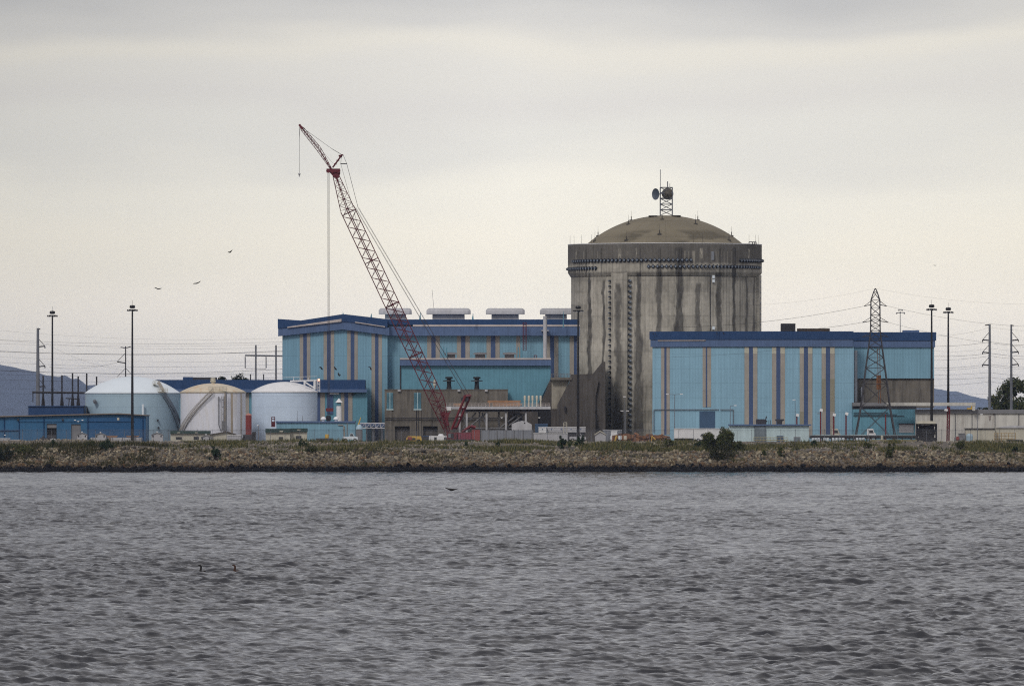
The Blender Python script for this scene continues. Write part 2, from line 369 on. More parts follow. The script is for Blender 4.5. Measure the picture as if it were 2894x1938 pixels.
hill('hills', [(-900, 1100), (-400, 1015), (-100, 1022), (0, 1029), (60, 1039), (100, 1045), (130, 1057), (165, 1062), (182, 1057), (203, 1071), (222, 1070), (246, 1088), (270, 1086), (330, 1100), (520, 1130), (760, 1170), (1100, 1215)], 39000, (.018, .028, .036), 3)
hill('hills_beyond', [(1900, 1215), (2200, 1160), (2500, 1098), (2600, 1092), (2650, 1098), (2700, 1104), (2750, 1118), (2780, 1124), (2830, 1130), (2900, 1143), (3100, 1175), (3600, 1215)], 54000, (.035, .05, .045), 8)

# ------------------------------------------------------------ riprap rocks
def ico():
    t = (1 + 5 ** .5) / 2; v = np.array([(-1, t, 0), (1, t, 0), (-1, -t, 0), (1, -t, 0), (0, -1, t), (0, 1, t), (0, -1, -t), (0, 1, -t), (t, 0, -1), (t, 0, 1), (-t, 0, -1), (-t, 0, 1)], float)
    f = [(0, 11, 5), (0, 5, 1), (0, 1, 7), (0, 7, 10), (0, 10, 11), (1, 5, 9), (5, 11, 4), (11, 10, 2), (10, 7, 6), (7, 1, 8), (3, 9, 4), (3, 4, 2), (3, 2, 6), (3, 6, 8), (3, 8, 9), (4, 9, 5), (2, 4, 11), (6, 2, 10), (8, 6, 7), (9, 8, 1)]
    v /= np.linalg.norm(v[0]); vs = [tuple(a) for a in v]; nf = []; mid = {}
    def m(a, b):
        k = (min(a, b), max(a, b))
        if k not in mid: q = (np.array(vs[a]) + np.array(vs[b])); q /= np.linalg.norm(q); mid[k] = len(vs); vs.append(tuple(q))
        return mid[k]
    for a, b, c in f: ab, bc, ca = m(a, b), m(b, c), m(c, a); nf += [(a, ab, ca), (b, bc, ab), (c, ca, bc), (ab, bc, ca)]
    return np.array(vs), np.array(nf)
IV, IF = ico()
def rockshape(seed):
    rs = np.random.RandomState(seed); v = IV.copy()
    for _ in range(11):
        n = rs.normal(size=3); n /= np.linalg.norm(n); d = rs.uniform(.52, .85); s = v @ n; v -= np.outer(np.maximum(s - d, 0), n)
    return v * rs.uniform(.75, 1.2, 3)
SH = [rockshape(i) for i in range(14)]
def rot(a, b, c):
    return np.array(Matrix.Rotation(a, 3, 'Z') @ Matrix.Rotation(b, 3, 'X') @ Matrix.Rotation(c, 3, 'Y'))
rr = np.random.RandomState(11)
rock_m = vmat('riprap_stone', .9, .28, 3.0)
def rock_tint(z, rs, up):
    base = [(.27, .235, .18), (.20, .172, .13), (.13, .118, .10), (.35, .32, .26), (.16, .11, .072), (.075, .068, .062), (.23, .16, .11), (.22, .205, .185)][rs.choice(8, p=[.2, .19, .15, .12, .07, .14, .05, .08])]
    c = np.array(base) * np.array((.92, .88, .80)) * rs.uniform(.65, 1.2)
    if up: c = c * .55 + np.array((.24, .225, .21)) * .45
    wz = z + rs.normal() * .10                       # the band the lake wets and stains
    if wz < 1.12: c = c * .012 + np.array((.002, .002, .004))
    elif wz < 1.5: c = c * .28 + np.array((.022, .011, .005))
    elif wz < 2.1: c = c * .58 + np.array((.028, .014, .004))
    return c
plist = []
for _ in range(14500):
    X = rr.uniform(-116, 116); Y = 799.2 + 13.8 * rr.rand(); s = rr.uniform(.17, .46) * (rr.uniform(1.2, 1.75) if rr.rand() < .14 else 1)
    plist.append((X, Y, s, False))
for _ in range(6500):
    X = rr.uniform(-116, 116); Y = 813 + 30 * rr.rand() ** 1.1
    dens = fbm(np.array([X / 9.]), np.array([Y / 7.]), 41, 3)[0]
    if dens < .40 and X > -78: continue
    plist.append((X, Y, rr.uniform(.14, .42), True))
plist.sort(key=lambda q: -(q[2] * (1.3 if q[1] < 813 and q[1] > 801.5 else .9)))
big, rest = plist[:300], plist[300:]
meshes = []
for k in range(30):
    rs = np.random.RandomState(500 + k); c = rock_tint(9, rs, False); v = SH[k % 14]
    meshes.append(npmesh('boulder', v, IF, rock_m, smooth=False, tint=np.tile(c, (len(v), 1))))
mdk = [npmesh('boulder', SH[k], IF, rock_m, smooth=False, tint=np.tile(rock_tint(zz, np.random.RandomState(k), False), (42, 1))) for k, zz in ((0, 0), (1, 0), (2, 1.25), (3, 1.25), (4, 1.8), (5, 1.8), (6, 1.8))]
for i, (X, Y, s, up) in enumerate(big):
    z = float(bank(X, Y)); zc = z + .15
    me = mdk[rr.randint(0, 2)] if zc < .98 else mdk[2 + rr.randint(0, 2)] if zc < 1.45 else mdk[4 + rr.randint(0, 3)] if zc < 2.1 else meshes[rr.randint(0, 30)]
    o = addobj('boulder', me, None, (X, Y, z + s * .15)); o.scale = (s * 1.15, s, s * .85); o.rotation_euler = tuple(rr.rand(3) * 6.28)
    tag(o, 'large rough boulder lying in the riprap of the shore bank', 'boulder', 'large boulders of the riprap bank')
Vs, Ts = [], []
for X, Y, s, up in rest:
    z = float(bank(X, Y)); v = (SH[rr.randint(0, 14)] * s * np.array((1.15, 1, .85))) @ rot(*(rr.rand(3) * 6.28)).T + np.array((X, Y, z + s * .12))
    Vs.append(v); Ts.append(np.tile(rock_tint(z + .15, rr, up), (42, 1)))
nR = len(Vs); Fs = (IF[None] + (np.arange(nR) * 42)[:, None, None]).reshape(-1, 3)
tag(addobj('riprap_rubble', npmesh('riprap_rubble', np.concatenate(Vs), Fs, rock_m, smooth=False, tint=np.concatenate(Ts))),
    'tan and brown broken stone covering the whole shore slope', 'rubble', kind='stuff')

# ------------------------------------------------------------ grass and weeds
leaf_m = vmat('leaves', .8, .1, 1.0)
def blades(n, gen, name, label):
    V = np.zeros((n, 3, 3)); T = np.zeros((n, 3, 3))
    for i in range(n):
        x, y, z, h, w, c = gen(); a = rr.rand() * 3.14; lx, ly = rr.normal(0, .25 * h, 2)
        V[i] = [(x - w * math.cos(a), y - w * math.sin(a), z), (x + w * math.cos(a), y + w * math.sin(a), z), (x + lx, y + ly, z + h)]; T[i] = c
    tag(addobj(name, npmesh(name, V.reshape(-1, 3), np.arange(3 * n).reshape(-1, 3), leaf_m, smooth=False, tint=T.reshape(-1, 3))), label, 'grass', kind='stuff')
cand = []
def fill(n, y0, y1, thr, sc, seed, xs=(-118, 118), extra=None):
    k = 0; out_ = []
    while len(out_) < n and k < 60:
        X = rr.uniform(xs[0], xs[1], 20000); Y = rr.uniform(y0, y1, 20000); d = fbm(X / sc, Y / (sc * .6), seed, 3)
        if extra is not None: d = d + extra(X, Y)
        m_ = d > thr; out_ += list(zip(X[m_], Y[m_], d[m_])); k += 1
    return out_[:n]
gpts = fill(42000, 813, 842, .535, 9.0, 61, extra=lambda X, Y: -.3 * (X < -70) * (Y > 824)) + fill(24000, 803, 822, .60, 4.0, 67, extra=lambda X, Y: (Y - 815) * .012 + .21 * np.clip((-70 - X) / 20, 0, 1) + .05 * np.clip((X - 85) / 15, 0, 1))
git = iter(gpts)
def ggen():
    X, Y, d = next(git); z = float(bank(X, Y)) - .05; big_ = max(0, d - .5)
    h = rr.uniform(.25, .6) + 3.2 * big_ * rr.rand(); g = rr.rand()
    c = np.array((.070, .090, .028)) * (1 - g) + np.array((.24, .20, .095)) * g if rr.rand() < .78 else np.array((.030, .045, .016))
    c = c * rr.uniform(.6, 1.15) * (1.0 if X > -72 else .55)
    if Y < 813: c = c * .75
    return X, Y, z, h, rr.uniform(.05, .13), c
blades(len(gpts), ggen, 'bank_grass', 'dry olive grass and weeds along the bank top')

def leafcloud(blobs, n, size, cols, seed, gap=.0):
    """leaf faces scattered on and inside overlapping clumps; blobs of (center, radii)"""
    rs = np.random.RandomState(seed); V = []; T = []
    vol = np.array([b[1][0] * b[1][1] * b[1][2] for b in blobs]) ** .67; cnt = (n * vol / vol.sum()).astype(int)
    for (c, r), k in zip(blobs, cnt):
        if k < 1: continue
        d = rs.normal(size=(k, 3)); d /= np.linalg.norm(d, axis=1)[:, None]; rad = rs.uniform(.35, 1.08, k) ** .6
        q = np.array(c) + d * rad[:, None] * np.array(r) + rs.normal(0, .06, (k, 3)) * np.mean(r)
        a = rs.normal(size=(k, 3)); a /= np.linalg.norm(a, axis=1)[:, None]; b = np.cross(a, rs.normal(size=(k, 3))); b /= np.linalg.norm(b, axis=1)[:, None]
        s = size * rs.uniform(.6, 1.4, k)[:, None]
        V.append(np.stack([q - a * s, q - b * s * .5, q + a * s, q + b * s * .5], 1))
        ci = rs.randint(0, len(cols), k); cc = np.array(cols)[ci] * (rs.uniform(.8, 1.2, k) * rs.uniform(.75, 1.2))[:, None]
        T.append(np.repeat(cc[:, None], 4, 1))
    return np.concatenate(V).reshape(-1, 3), np.concatenate(T).reshape(-1, 3)
GREEN_D = [(.024, .048, .020), (.034, .064, .022), (.016, .032, .014)]
OLIVE = [(.078, .094, .030), (.055, .072, .024), (.105, .100, .035), (.028, .040, .015)]
def shrub(px, py, Y, w, h, cols, label, seed, n=1200, name='shrub', size=.13, cat='bush', tilt=0, z0=None):
    """w and h in metres; base at the bank"""
    X = sx(px, Y); z = float(bank(X, Y)) if z0 is None else z0
    rs = np.random.RandomState(seed); t = thing(name, label, cat, (X, Y, z))
    mb = MB(); blobs = []
    for k in range(28 if w > 6 else 17 if h > 1.2 else 9):
        a = rs.uniform(0, 6.28); q = rs.uniform(.15, .56) * w; hh = h * rs.uniform(.18, .92) * (1.12 - .9 * q / w) if k else h * .88
        c = (X + math.cos(a) * q * (1.15 - hh / h * .5), Y + math.sin(a) * q * .6, z + hh)
        s = rs.uniform(.08, .18) * w; blobs.append((c, (s, s, min(s * rs.uniform(.9, 1.8), h * .3))))
        mb.tube((X, Y, z - .1), c, .05, .02, n=5)
    mb.build('stem', M['bark'], t)
    V, T = leafcloud(blobs, n, size, cols, seed); o0 = np.array(ORG[t.name])
    addobj('foliage', npmesh('foliage', V - o0, np.arange(len(V)).reshape(-1, 4), leaf_m, smooth=False, tint=T), t)
    return t
shrub(608, 1298, 806.5, 2.4, 3.4, GREEN_D, 'dark green upright shrub on the stones below the rusty white tank', 1, 1500)
shrub(855, 1262, 822, 1.9, 1.7, GREEN_D, 'small dark bush on the bank top before the right green-roofed hut', 2, 800)
shrub(1594, 1266, 820, 2.5, 2.9, GREEN_D, 'dark conical bush on the bank left of the tall black light mast', 3, 1400)
shrub(1640, 1260, 826, 2.0, 2.1, GREEN_D, 'small dark bush standing right at the foot of the central light mast', 4, 900)
shrub(2036, 1262, 815, 7.4, 4.3, OLIVE, 'widest bush on the bank, olive and ragged, before the white trailer', 5, 9500, size=.17)
shrub(2040, 1300, 808, 6.2, 3.3, [(.035, .042, .015), (.02, .026, .010), (.05, .048, .02)], 'low dark bramble hanging over the stones below the widest bush', 6, 2600, size=.15)
shrub(2518, 1300, 808, 2.0, 3.6, OLIVE, 'tall narrow olive bush on the stones below the lattice pylon', 7, 1400)
shrub(2715, 1262, 820, 2.2, 1.8, OLIVE, 'green bush on the bank right of the black travel lift', 8, 900)
shrub(2868, 1272, 817, 1.3, 1.2, GREEN_D, 'small round bush on the bank near the cream sheds', 9, 500)
shrub(305, 1285, 812, 3.4, 2.0, GREEN_D, 'dark twin-lobed bush on the stones before the long blue shed', 10, 1500)
shrub(255, 1280, 815, 2.6, 1.6, OLIVE, 'olive scrub beside the twin-lobed bush on the stones', 11, 1100)
shrub(12, 1310, 806, 3.8, 3.2, [(.012, .02, .01), (.02, .03, .012)], 'very dark bush at the left end of the bank', 12, 1900)
shrub(150, 1268, 817, 2.3, 1.7, GREEN_D, 'small pointed bush below the open doorway of the blue shed', 13, 900)
shrub(70, 1290, 811, 6.0, 1.7, OLIVE, 'broad low olive thicket spreading over the stones left of the pointed bush', 14, 2200)
shrub(1790, 1268, 819, 2.9, 1.3, OLIVE, 'low olive bush on the bank below the tendon columns', 15, 1200)
shrub(2206, 1290, 809, 1.8, 2.2, OLIVE, 'lone scrub on the stones below the pale mint building', 16, 800)
shrub(2158, 1290, 810, 1.1, 1.3, OLIVE, 'tiny scrub on the stones left of the lone scrub', 17, 450)
shrub(2450, 1262, 822, 2.2, 1.2, OLIVE, 'low scrub on the bank top left of the pylon foot', 18, 700)
shrub(2300, 1255, 826, 1.3, 1.5, GREEN_D, 'little dark bush beside the right corner of the mint building', 19, 500)
shrub(880, 1280, 812, 2.6, 1.8, OLIVE, 'mottled scrub on the slope below the small dark bush', 20, 1000)
shrub(1975, 1262, 821, 2.4, 1.4, GREEN_D, 'green scrub on the bank left of the widest bush', 22, 800)
shrub(1895, 1266, 822, 2.4, 1.6, OLIVE, 'pale scrub on the bank below the rusty scrap heap', 23, 800)
shrub(1405, 1262, 824, 1.0, 1.1, GREEN_D, 'tiny dark bush on the bank before the grey sheet fence', 24, 400)
shrub(1318, 1262, 824, 1.1, 1.1, GREEN_D, 'tiny dark bush on the bank before the crane counterweight', 25, 400)

def tree(px, pyb, pyt, Y, w, cols, label, seed, n=3500, size=.3, group=None, name='tree'):
    X = sx(px, Y); zt = sz(pyt, Y); h = zt - ZG; t = thing(name, label, 'tree', (X, Y, ZG), group); rs = np.random.RandomState(seed)
    mb = MB(); mb.tube((X, Y, ZG - .2), (X, Y, ZG + h * .45), .035 * h, .022 * h, n=8); blobs = []
    for k in range(26):
        a = rs.uniform(0, 6.28); hh = rs.uniform(.28, .93); q = w / 2 * rs.uniform(.15, .85) * math.sin(min(1, (1.05 - hh) * 1.7) * math.pi / 2)
        s = rs.uniform(.10, .19) * w; c = (X + math.cos(a) * q, Y + math.sin(a) * q, ZG + (h - s * .75) * hh / .93); blobs.append((c, (s, s, s * .75)))
        if k % 2 == 0: mb.tube((X, Y, ZG + h * rs.uniform(.2, .45)), c, .012 * h, .004 * h, n=5)
    mb.build('trunk', M['bark'], t)
    V, T = leafcloud(blobs, n, size, cols, seed); o0 = np.array(ORG[t.name])
    addobj('crown', npmesh('crown', V - o0, np.arange(len(V)).reshape(-1, 4), leaf_m, smooth=False, tint=T), t)
TG = [(.045, .062, .026), (.068, .08, .03), (.03, .045, .02), (.09, .085, .035)]
tree(2868, 1160, 1062, 1150, 12.5, TG, 'broad green tree behind the right-hand grey power pole', 31, 6500)
tree(2822, 1160, 1098, 1170, 8, TG, 'shorter tree behind the left of the two grey power poles', 32, 3000)
tree(2925, 1160, 1075, 1160, 10, TG, 'tree at the edge of the photo behind the cream building', 33, 3000)
DG = [(.012, .022, .016), (.02, .032, .02)]
for i, (a, b, w_) in enumerate(((628, 1061, 4), (648, 1060, 4), (665, 1056, 5), (682, 1054, 5), (693, 1062, 4), (718, 1066, 3), (733, 1069, 3))):
    tree(a, 1100, b, 1060, w_, DG, 'dark treetop showing over the navy annex roof', 40 + i, 1300, .22, 'trees behind the navy annex')
for i, a in enumerate((2770, 2785)): tree(a, 1170, 1148, 1000, 3, DG, 'tiny dark treetop over the cream building roof', 50 + i, 500, .2, 'treetops over the cream roof')

# ============================================================ containment building
YC = 960.0; XC = sx(1879, YC); RC = 265 * (YC + DB) / F; RG = 274 * (YC + DB) / F
t = cont = thing('containment_building', 'round weathered concrete reactor building with a shallow tan dome', 'reactor building', (XC, YC, ZG))
STREAKS = [(1665, 4.5, .95, 770), (1704, 4, .9, 790), (1745, 9, .85, 800), (1802, 8, .9, 770), (1858, 8.5, .85, 750), (1915, 11, 1.0, 700), (1969, 8, .8, 800), (2027, 8, .9, 770), (2071, 5, 1.0, 700), (2107, 3.5, .8, 780), (2129, 3, .75, 780)]
def conc_tint(px, z, seed, ring=False):
    py = HY - (z - H) * F / (YC + DB)
    base = np.zeros(px.shape + (3,)); lt = np.array((.55, .515, .45)); md = np.array((.235, .22, .19)); dk = np.array((.078, .074, .070))
    tone = .62 + .30 * (fbm(px / 26, z / 5, seed, 4) - .5) * 2
    lift = np.floor(z / 2.62); tone += (vnoise(lift * 3.7, np.floor(px / 74 + .5 * (lift % 2)) * 5.1, seed + 3) - .5) * .42
    tone += (vnoise(np.floor(px / 37) * 3.3 + 7, lift * 5.7, seed + 8) - .5) * .34 + (fbm(px / 8, z / 1.3, seed + 12, 4) - .5) * .5; tone += (fbm(px / 3.0, z / 9, seed + 5, 3) - .5) * .55
    up = np.clip((832 - py) / 4, 0, 1); tone -= .20 * up
    lo = np.clip((py - 1010) / 90, 0, 1); tone -= .26 * lo
    tone = np.clip(tone, 0, 1)
    base = md * (1 - tone[..., None]) + lt * tone[..., None]
    jl = np.abs((z / 2.62) % 1 - .5) > .478; base[jl] *= .86
    fx = np.abs(((px / 37.0) % 1) - .5) > .488; base[fx] *= .93
    s = np.zeros(px.shape)
    for i, (c, w, st, y0) in enumerate(STREAKS):
        wob = (fbm(z / 3.0, z * 0 + i * 9.7, 77, 3) - .5); wd = w * (.75 + 1.1 * (fbm(z / 4.0 + 50, z * 0 + i * 3.3, 78, 3) - .28)) * (1 + .45 * np.clip((py - 900) / 200, 0, 1))
        e = np.abs(px - c - wob * 7) / np.maximum(wd, 1.2)
        e = e + (fbm(px / 1.8, z / 1.1, 60 + i, 3) - .5) * 1.1; k = np.clip((1.25 - e) / .55, 0, 1) * st * np.clip((py - y0) / 8, 0, 1) * (.66 + .5 * fbm(px / 7, z / 1.6, 90 + i, 3))
        s = np.maximum(s, k)
    # thin runs
    th = np.clip((fbm(px / 2.2, z * 0 + 3, 33, 2) - .60) / .12, 0, 1) * np.clip(fbm(px / 9, z / 7, 35, 3) * 1.6 - .4, 0, 1); s = np.maximum(s, th * .55)
    s = np.clip(s, 0, 1)[..., None]
    base = base * (1 - s) + dk * s
    if ring:
        topd = np.clip((752 - py + 9 * (fbm(px / 12, z / 1.5, 44, 3) - .5)) / 7, 0, 1)[..., None] * .8; g = np.array((.088, .082, .078))
        base = base * (1 - topd) + g * topd * (.8 + .4 * fbm(px / 9, z / 2, 45, 3))[..., None]
        for q in (1628, 1746, 1750, 1795, 1976, 1979, 2113): 
            k = (np.clip((1.5 + .8 * (q > 1970) - np.abs(px - q - (fbm(z * 2, z * 0 + q, 5, 2) - .5) * 3)) / .8, 0, 1) * np.clip((py - 705) / 2, 0, 1) * np.clip((737 - py) / 6, 0, 1) * np.clip(fbm(px / 2, z * 1.5, 7, 2) * 2 - .3, 0, 1))[..., None]; base = base * (1 - k) + np.array((.42, .39, .33)) * k
        for q in (1655, 1697, 1806, 1863, 1915, 1921, 2030, 2075):
            k = (np.clip((1.6 - np.abs(px - q)) / .8, 0, 1) * np.clip((py - 704) / 2, 0, 1) * .85)[..., None]; base = base * (1 - k) + dk * .6 * k
        lime = np.clip((fbm(px / 3.2, z / 6, 49, 2) - .69) / .05, 0, 1) * np.clip((py - 712) / 3, 0, 1) * np.clip(fbm(px / 40, z * 0, 48, 2) * 2 - .9, 0, 1)
        base = base * (1 - lime[..., None] * .7) + np.array((.42, .39, .33)) * lime[..., None] * .7
    return base
def cyl(name, prof, nz_per, n=1080, ring=False, r_px=265, seed=1, mtl=None):
    rs_, zs_ = [], []
    for (r0, z0), (r1, z1) in zip(prof[:-1], prof[1:]):
        m_ = max(1, int(math.hypot(r1 - r0, z1 - z0) * nz_per))
        for i in range(m_): rs_.append(r0 + (r1 - r0) * i / m_); zs_.append(z0 + (z1 - z0) * i / m_)
    rs_.append(prof[-1][0]); zs_.append(prof[-1][1]); rs_ = np.array(rs_)[:, None]; zs_ = np.array(zs_)[:, None]
    a = np.linspace(0, 2 * math.pi, n, endpoint=False)[None, :]
    V = np.stack([rs_ * np.sin(a), -rs_ * np.cos(a), zs_ - ZG + 0 * a], -1)
    px = 1879 + (rs_ * np.sin(a)) * F / (YC + DB) + np.where(np.cos(a) < 0, 600, 0); T = conc_tint(px, zs_ + 0 * a, seed, ring)
    return addobj(name, npmesh(name, V.reshape(-1, 3), gridfaces(len(rs_), n, True), mtl or conc_v, smooth=True, tint=T.reshape(-1, 3)), cont)
conc_v = vmat('weathered_reactor_concrete', .92, .10, 1.4)
zt = lambda py: sz(py, YC)
cyl('wall', [(RC, ZG - .5), (RC, zt(768))], 3.2)
cyl('ring_girder', [(RC - .3, zt(785)), (RC + .02, zt(785)), (RG, zt(772)), (RG, zt(694)), (RG - .25, zt(693)), (RG - 4.6, zt(693))], 3.6, ring=True, seed=6)
MB().lathe([(RG + .06, 0), (RG + .06, .14), (RG - .5, .14), (RG - .5, 0)], (XC, YC, zt(693) + .01), 128).build('parapet_flashing', M['white'], t)
# dome
Rd = 223 * (YC + DB) / F; hd = (692 - 609) * (YC + DB) / F; Rs = (Rd * Rd + hd * hd) / (2 * hd); th0 = math.asin(Rd / Rs); k = np.linspace(th0, .0008, 70)[:, None]; a = np.linspace(0, 2 * math.pi, 420, endpoint=False)[None, :]
x = Rs * np.sin(k) * np.sin(a) + .0; y = -Rs * np.sin(k) * np.cos(a); z = zt(692) + Rs * np.cos(k) - Rs * math.cos(th0) + 0 * a
tn = np.array((.235, .205, .15)); tone = .85 + .35 * (fbm(x / 9, y / 9 + z / 3, 51, 4) - .5); pat = np.clip((fbm(x / 8 + 9, z / 2.2 + y / 22, 52, 3) - .46) / .12, 0, 1) * np.clip((16 - np.abs(x - 4)) / 5, 0, 1) * np.clip((zt(650) - z) / .8, 0, 1)
T = tn * tone[..., None] * (1 - .42 * pat[..., None]); ring_ = (np.abs(z - zt(672)) < .12) | (np.abs(z - zt(627)) < .10); T[ring_] *= .86; seam = (np.abs(((a / (2 * math.pi) * 12) % 1) - .5) > .493) & (z < zt(626)); T[seam] *= .84
addobj('dome', npmesh('dome', np.stack([x, y, z - ZG], -1).reshape(-1, 3), gridfaces(70, 420, True), vmat('tan_dome_coating', .85, .07, 2), tint=T.reshape(-1, 3)), t)
# buttresses that carry the tendon anchors
def azpt(azm, r, z): return Vector((XC + r * math.sin(azm), YC - r * math.cos(azm), z))
def buttress(px0, px1, proud, topy):
    a0, a1 = [math.asin(max(-1, min(1, (q - 1879) / 265))) for q in (px0, px1)]; am = (a0 + a1) / 2; nr = int((zt(topy) - ZG) * 3.2); nc = 14
    un = np.array((math.sin(am), -math.cos(am))); ut = np.array((math.cos(am), math.sin(am))); hw = (RC + proud) * math.sin((a1 - a0) / 2)
    pts = [(-hw, -1.5), (-hw, proud)] + [(-hw + 2 * hw * i / nc, proud) for i in range(1, nc)] + [(hw, proud), (hw, -1.5)]
    zs = np.linspace(ZG, zt(topy), nr); V = []; px = []
    for z_ in zs:
        for u_, p_ in pts:
            q = un * (RC * math.cos((a1 - a0) / 2) + p_) + ut * u_; V.append((q[0], q[1], z_ - ZG)); px.append(1879 + q[0] * F / (YC + DB))
    px = np.array(px).reshape(nr, -1); T = conc_tint(px, zs[:, None] + 0 * px, 1)
    o = addobj('buttress', npmesh('buttress', np.array(V), gridfaces(nr, len(pts)), conc_v, smooth=False, tint=T.reshape(-1, 3)), cont)
    return am, a0, a1
buttress(1730, 1773, .62, 771); buttress(2136, 2143.9, .62, 778)
# anchor caps
def diamond(w, dep, rim, face):
    mb = MB(); h = w / 2
    mb.box(-h, h, -dep * .45, .05, -h, h, 0)
    q = h * .62; vs = [(-h * .9, -dep * .45, -h * .9), (h * .9, -dep * .45, -h * .9), (h * .9, -dep * .45, h * .9), (-h * .9, -dep * .45, h * .9), (-q, -dep, -q), (q, -dep, -q), (q, -dep, q), (-q, -dep, q)]
    mb.add(vs, [(4, 5, 6, 7)], 1); mb.add(vs, [(0, 1, 5, 4), (1, 2, 6, 5), (2, 3, 7, 6), (3, 0, 4, 7)], 0)
    return mb
cap_r = mat('dark_cap_rim', (.022, .026, .036), .6, var=.1); cap_f = mat('blue_grey_cap_face', (.15, .18, .23), .5, var=.2)
def mesh_of(mb, name, mats):
    me = bpy.data.meshes.new(name); me.from_pydata(mb.v, [], mb.f)
    for m_ in mats: me.materials.append(m_)
    me.polygons.foreach_set('material_index', mb.m); me.update(); return me
cm_ = mesh_of(diamond(.68, .5, 0, 0), 'tendon_cap', [cap_r, cap_f])
def cap(px, py, roll, sc=1., name='tendon_cap', me=None, R_=None, rpx=274):
    azm = math.asin(max(-1, min(1, (px - 1879) / rpx))); p = azpt(azm, (R_ or RG), zt(py))
    o = addobj(name, me or cm_, cont, tuple(p - Vector((XC, YC, ZG))))
    o.rotation_mode = 'QUATERNION'; o.rotation_quaternion = (Matrix.Rotation(azm, 4, 'Z') @ Matrix.Rotation(roll, 4, 'Y')).to_quaternion(); o.scale = (sc, sc, sc)
def caprow(px0, px1, py, r0, r1, dang=.0395):
    a0, a1 = [math.asin(max(-1, min(1, (q - 1879) / 274))) for q in (px0, px1)]; n_ = max(1, int(round((a1 - a0) / dang)))
    for i in range(n_ + 1):
        a_ = a0 + (a1 - a0) * i / n_; f_ = i / n_; cap(1879 + 274 * math.sin(a_), py - (1.5 if py < 750 else 0) * f_, R(r0 + (r1 - r0) * f_))
caprow(1622, 1947, 740, 0, 50, .0455); caprow(2088, 2153, 739, 45, 0, .0465); caprow(1606, 1683, 761, 0, 35, .045); caprow(1830, 2144, 757, -50, 0, .0455)
bm_ = MB(); bm_.tube((0, 0, 0), (0, -.55, 0), .36, .30, n=10, mi=0); bm_.tube((0, -.55, 0), (0, -.75, 0), .30, .12, n=10, mi=1); bme = mesh_of(bm_, 'anchor_cap', [cap_r, cap_f])
for i in range(30):
    py = 797 + i * 15.0 - (.4 if i % 2 else 0)
    if py > 1228: break
    for px, az_off in ((1726.5, -.95), (1777, .95)):
        azm = math.asin((px - 1879) / 265); p = azpt(azm, RC + .28, zt(py)); o = addobj('anchor_cap', bme, cont, tuple(p - Vector((XC, YC, ZG))))
        o.rotation_euler = (0, 0, azm + az_off); o.scale = (.95,) * 3 if az_off > 0 else (.8, .9, .6)
    if i < 12:
        azm = math.asin((2143 - 1879) / 265); p = azpt(azm, RC + .15, zt(py)); o = addobj('anchor_cap', bme, cont, tuple(p - Vector((XC, YC, ZG)))); o.rotation_euler = (0, 0, azm - 1.15); o.scale = (1.1, 1, 1.1)
# rods, pipe, boxes
def rod(px, py, big_=True):
    dx = (px - 1879) * (YC + DB) / F; zz = zt(py) if py < 690 else zt(692)
    inside = zz - zt(692) + Rs * math.cos(th0); r_ = math.sqrt(max(Rs * Rs - inside * inside, 0)) if py < 690 else RG - .4; yy = -math.sqrt(max(r_ * r_ - dx * dx, 0))
    b = Vector((XC + dx, YC + yy, zz)); mb = MB()
    if big_: mb.box(b.x - .42, b.x + .42, b.y - .4, b.y + .4, zz - .25, zz + .12); mb.tube(b, b + Vector((0, 0, .9)), .13, .1, n=6)
    mb.tube(b + Vector((0, 0, .1)), b + Vector((0, 0, 2.1)), .035, .02, n=5); mb.build('lightning_rod', M['rods'], t)
for q in ((1681, 682), (1768, 682), (1861, 665), (1775, 635.5), (1870, 622), (1964, 634.5), (2058, 681)): rod(*q)
for q in ((1690, 667), (1784, 622.8), (1972, 622), (2067, 667)): rod(*q)
for q in ((1611, 694), (1622, 694), (1643, 694), (1670, 694), (2114, 694), (2133, 694), (2143, 694), (1955, 694), (1981, 694)): rod(q[0], q[1], False)
mb = MB(); a_ = math.asin((2002 - 1879) / 265); mb.tube(azpt(a_, RC + .12, zt(940)), azpt(a_, RC + .12, zt(772)), .09, n=6); mb.build('conduit', M['char'], t)
for px, py in ((2012, 786), (2012, 797), (2012, 929)):
    a_ = math.asin((px - 1879) / 265); p = azpt(a_, RC, zt(py)); MB().box(p.x - .27, p.x + .27, p.y - .45, p.y + .1, p.z - .35, p.z + .35).build('junction_box', M['tank_top'], t)
a_ = math.asin((2009 - 1879) / 274); p = azpt(a_, RG, zt(727)); MB().box(p.x - .35, p.x + .35, p.y - .14, p.y + .5, p.z - .95, p.z + .95).build('wall_panel', M['grey_b'], t)
mb = MB()
for a0_, b0_ in (((2117, 684), (2137, 684)), ((2117, 684), (2117, 693)), ((2137, 684), (2137, 693)), ((2127, 684), (2127, 693)), ((2132, 684), (2132, 693))): mb.beam(P(*a0_, 950), P(*b0_, 950), .13)
mb.build('roof_railing', M['lattice'], t)
mb = MB(); mb.box(sx(1833, 958), sx(1858, 958), 956, 960, zt(612), zt(610)); mb.box(sx(1900, 958), sx(1924, 958), 956, 960, zt(611.5), zt(609.5)); mb.build('roof_hatch', M['rods'], t)

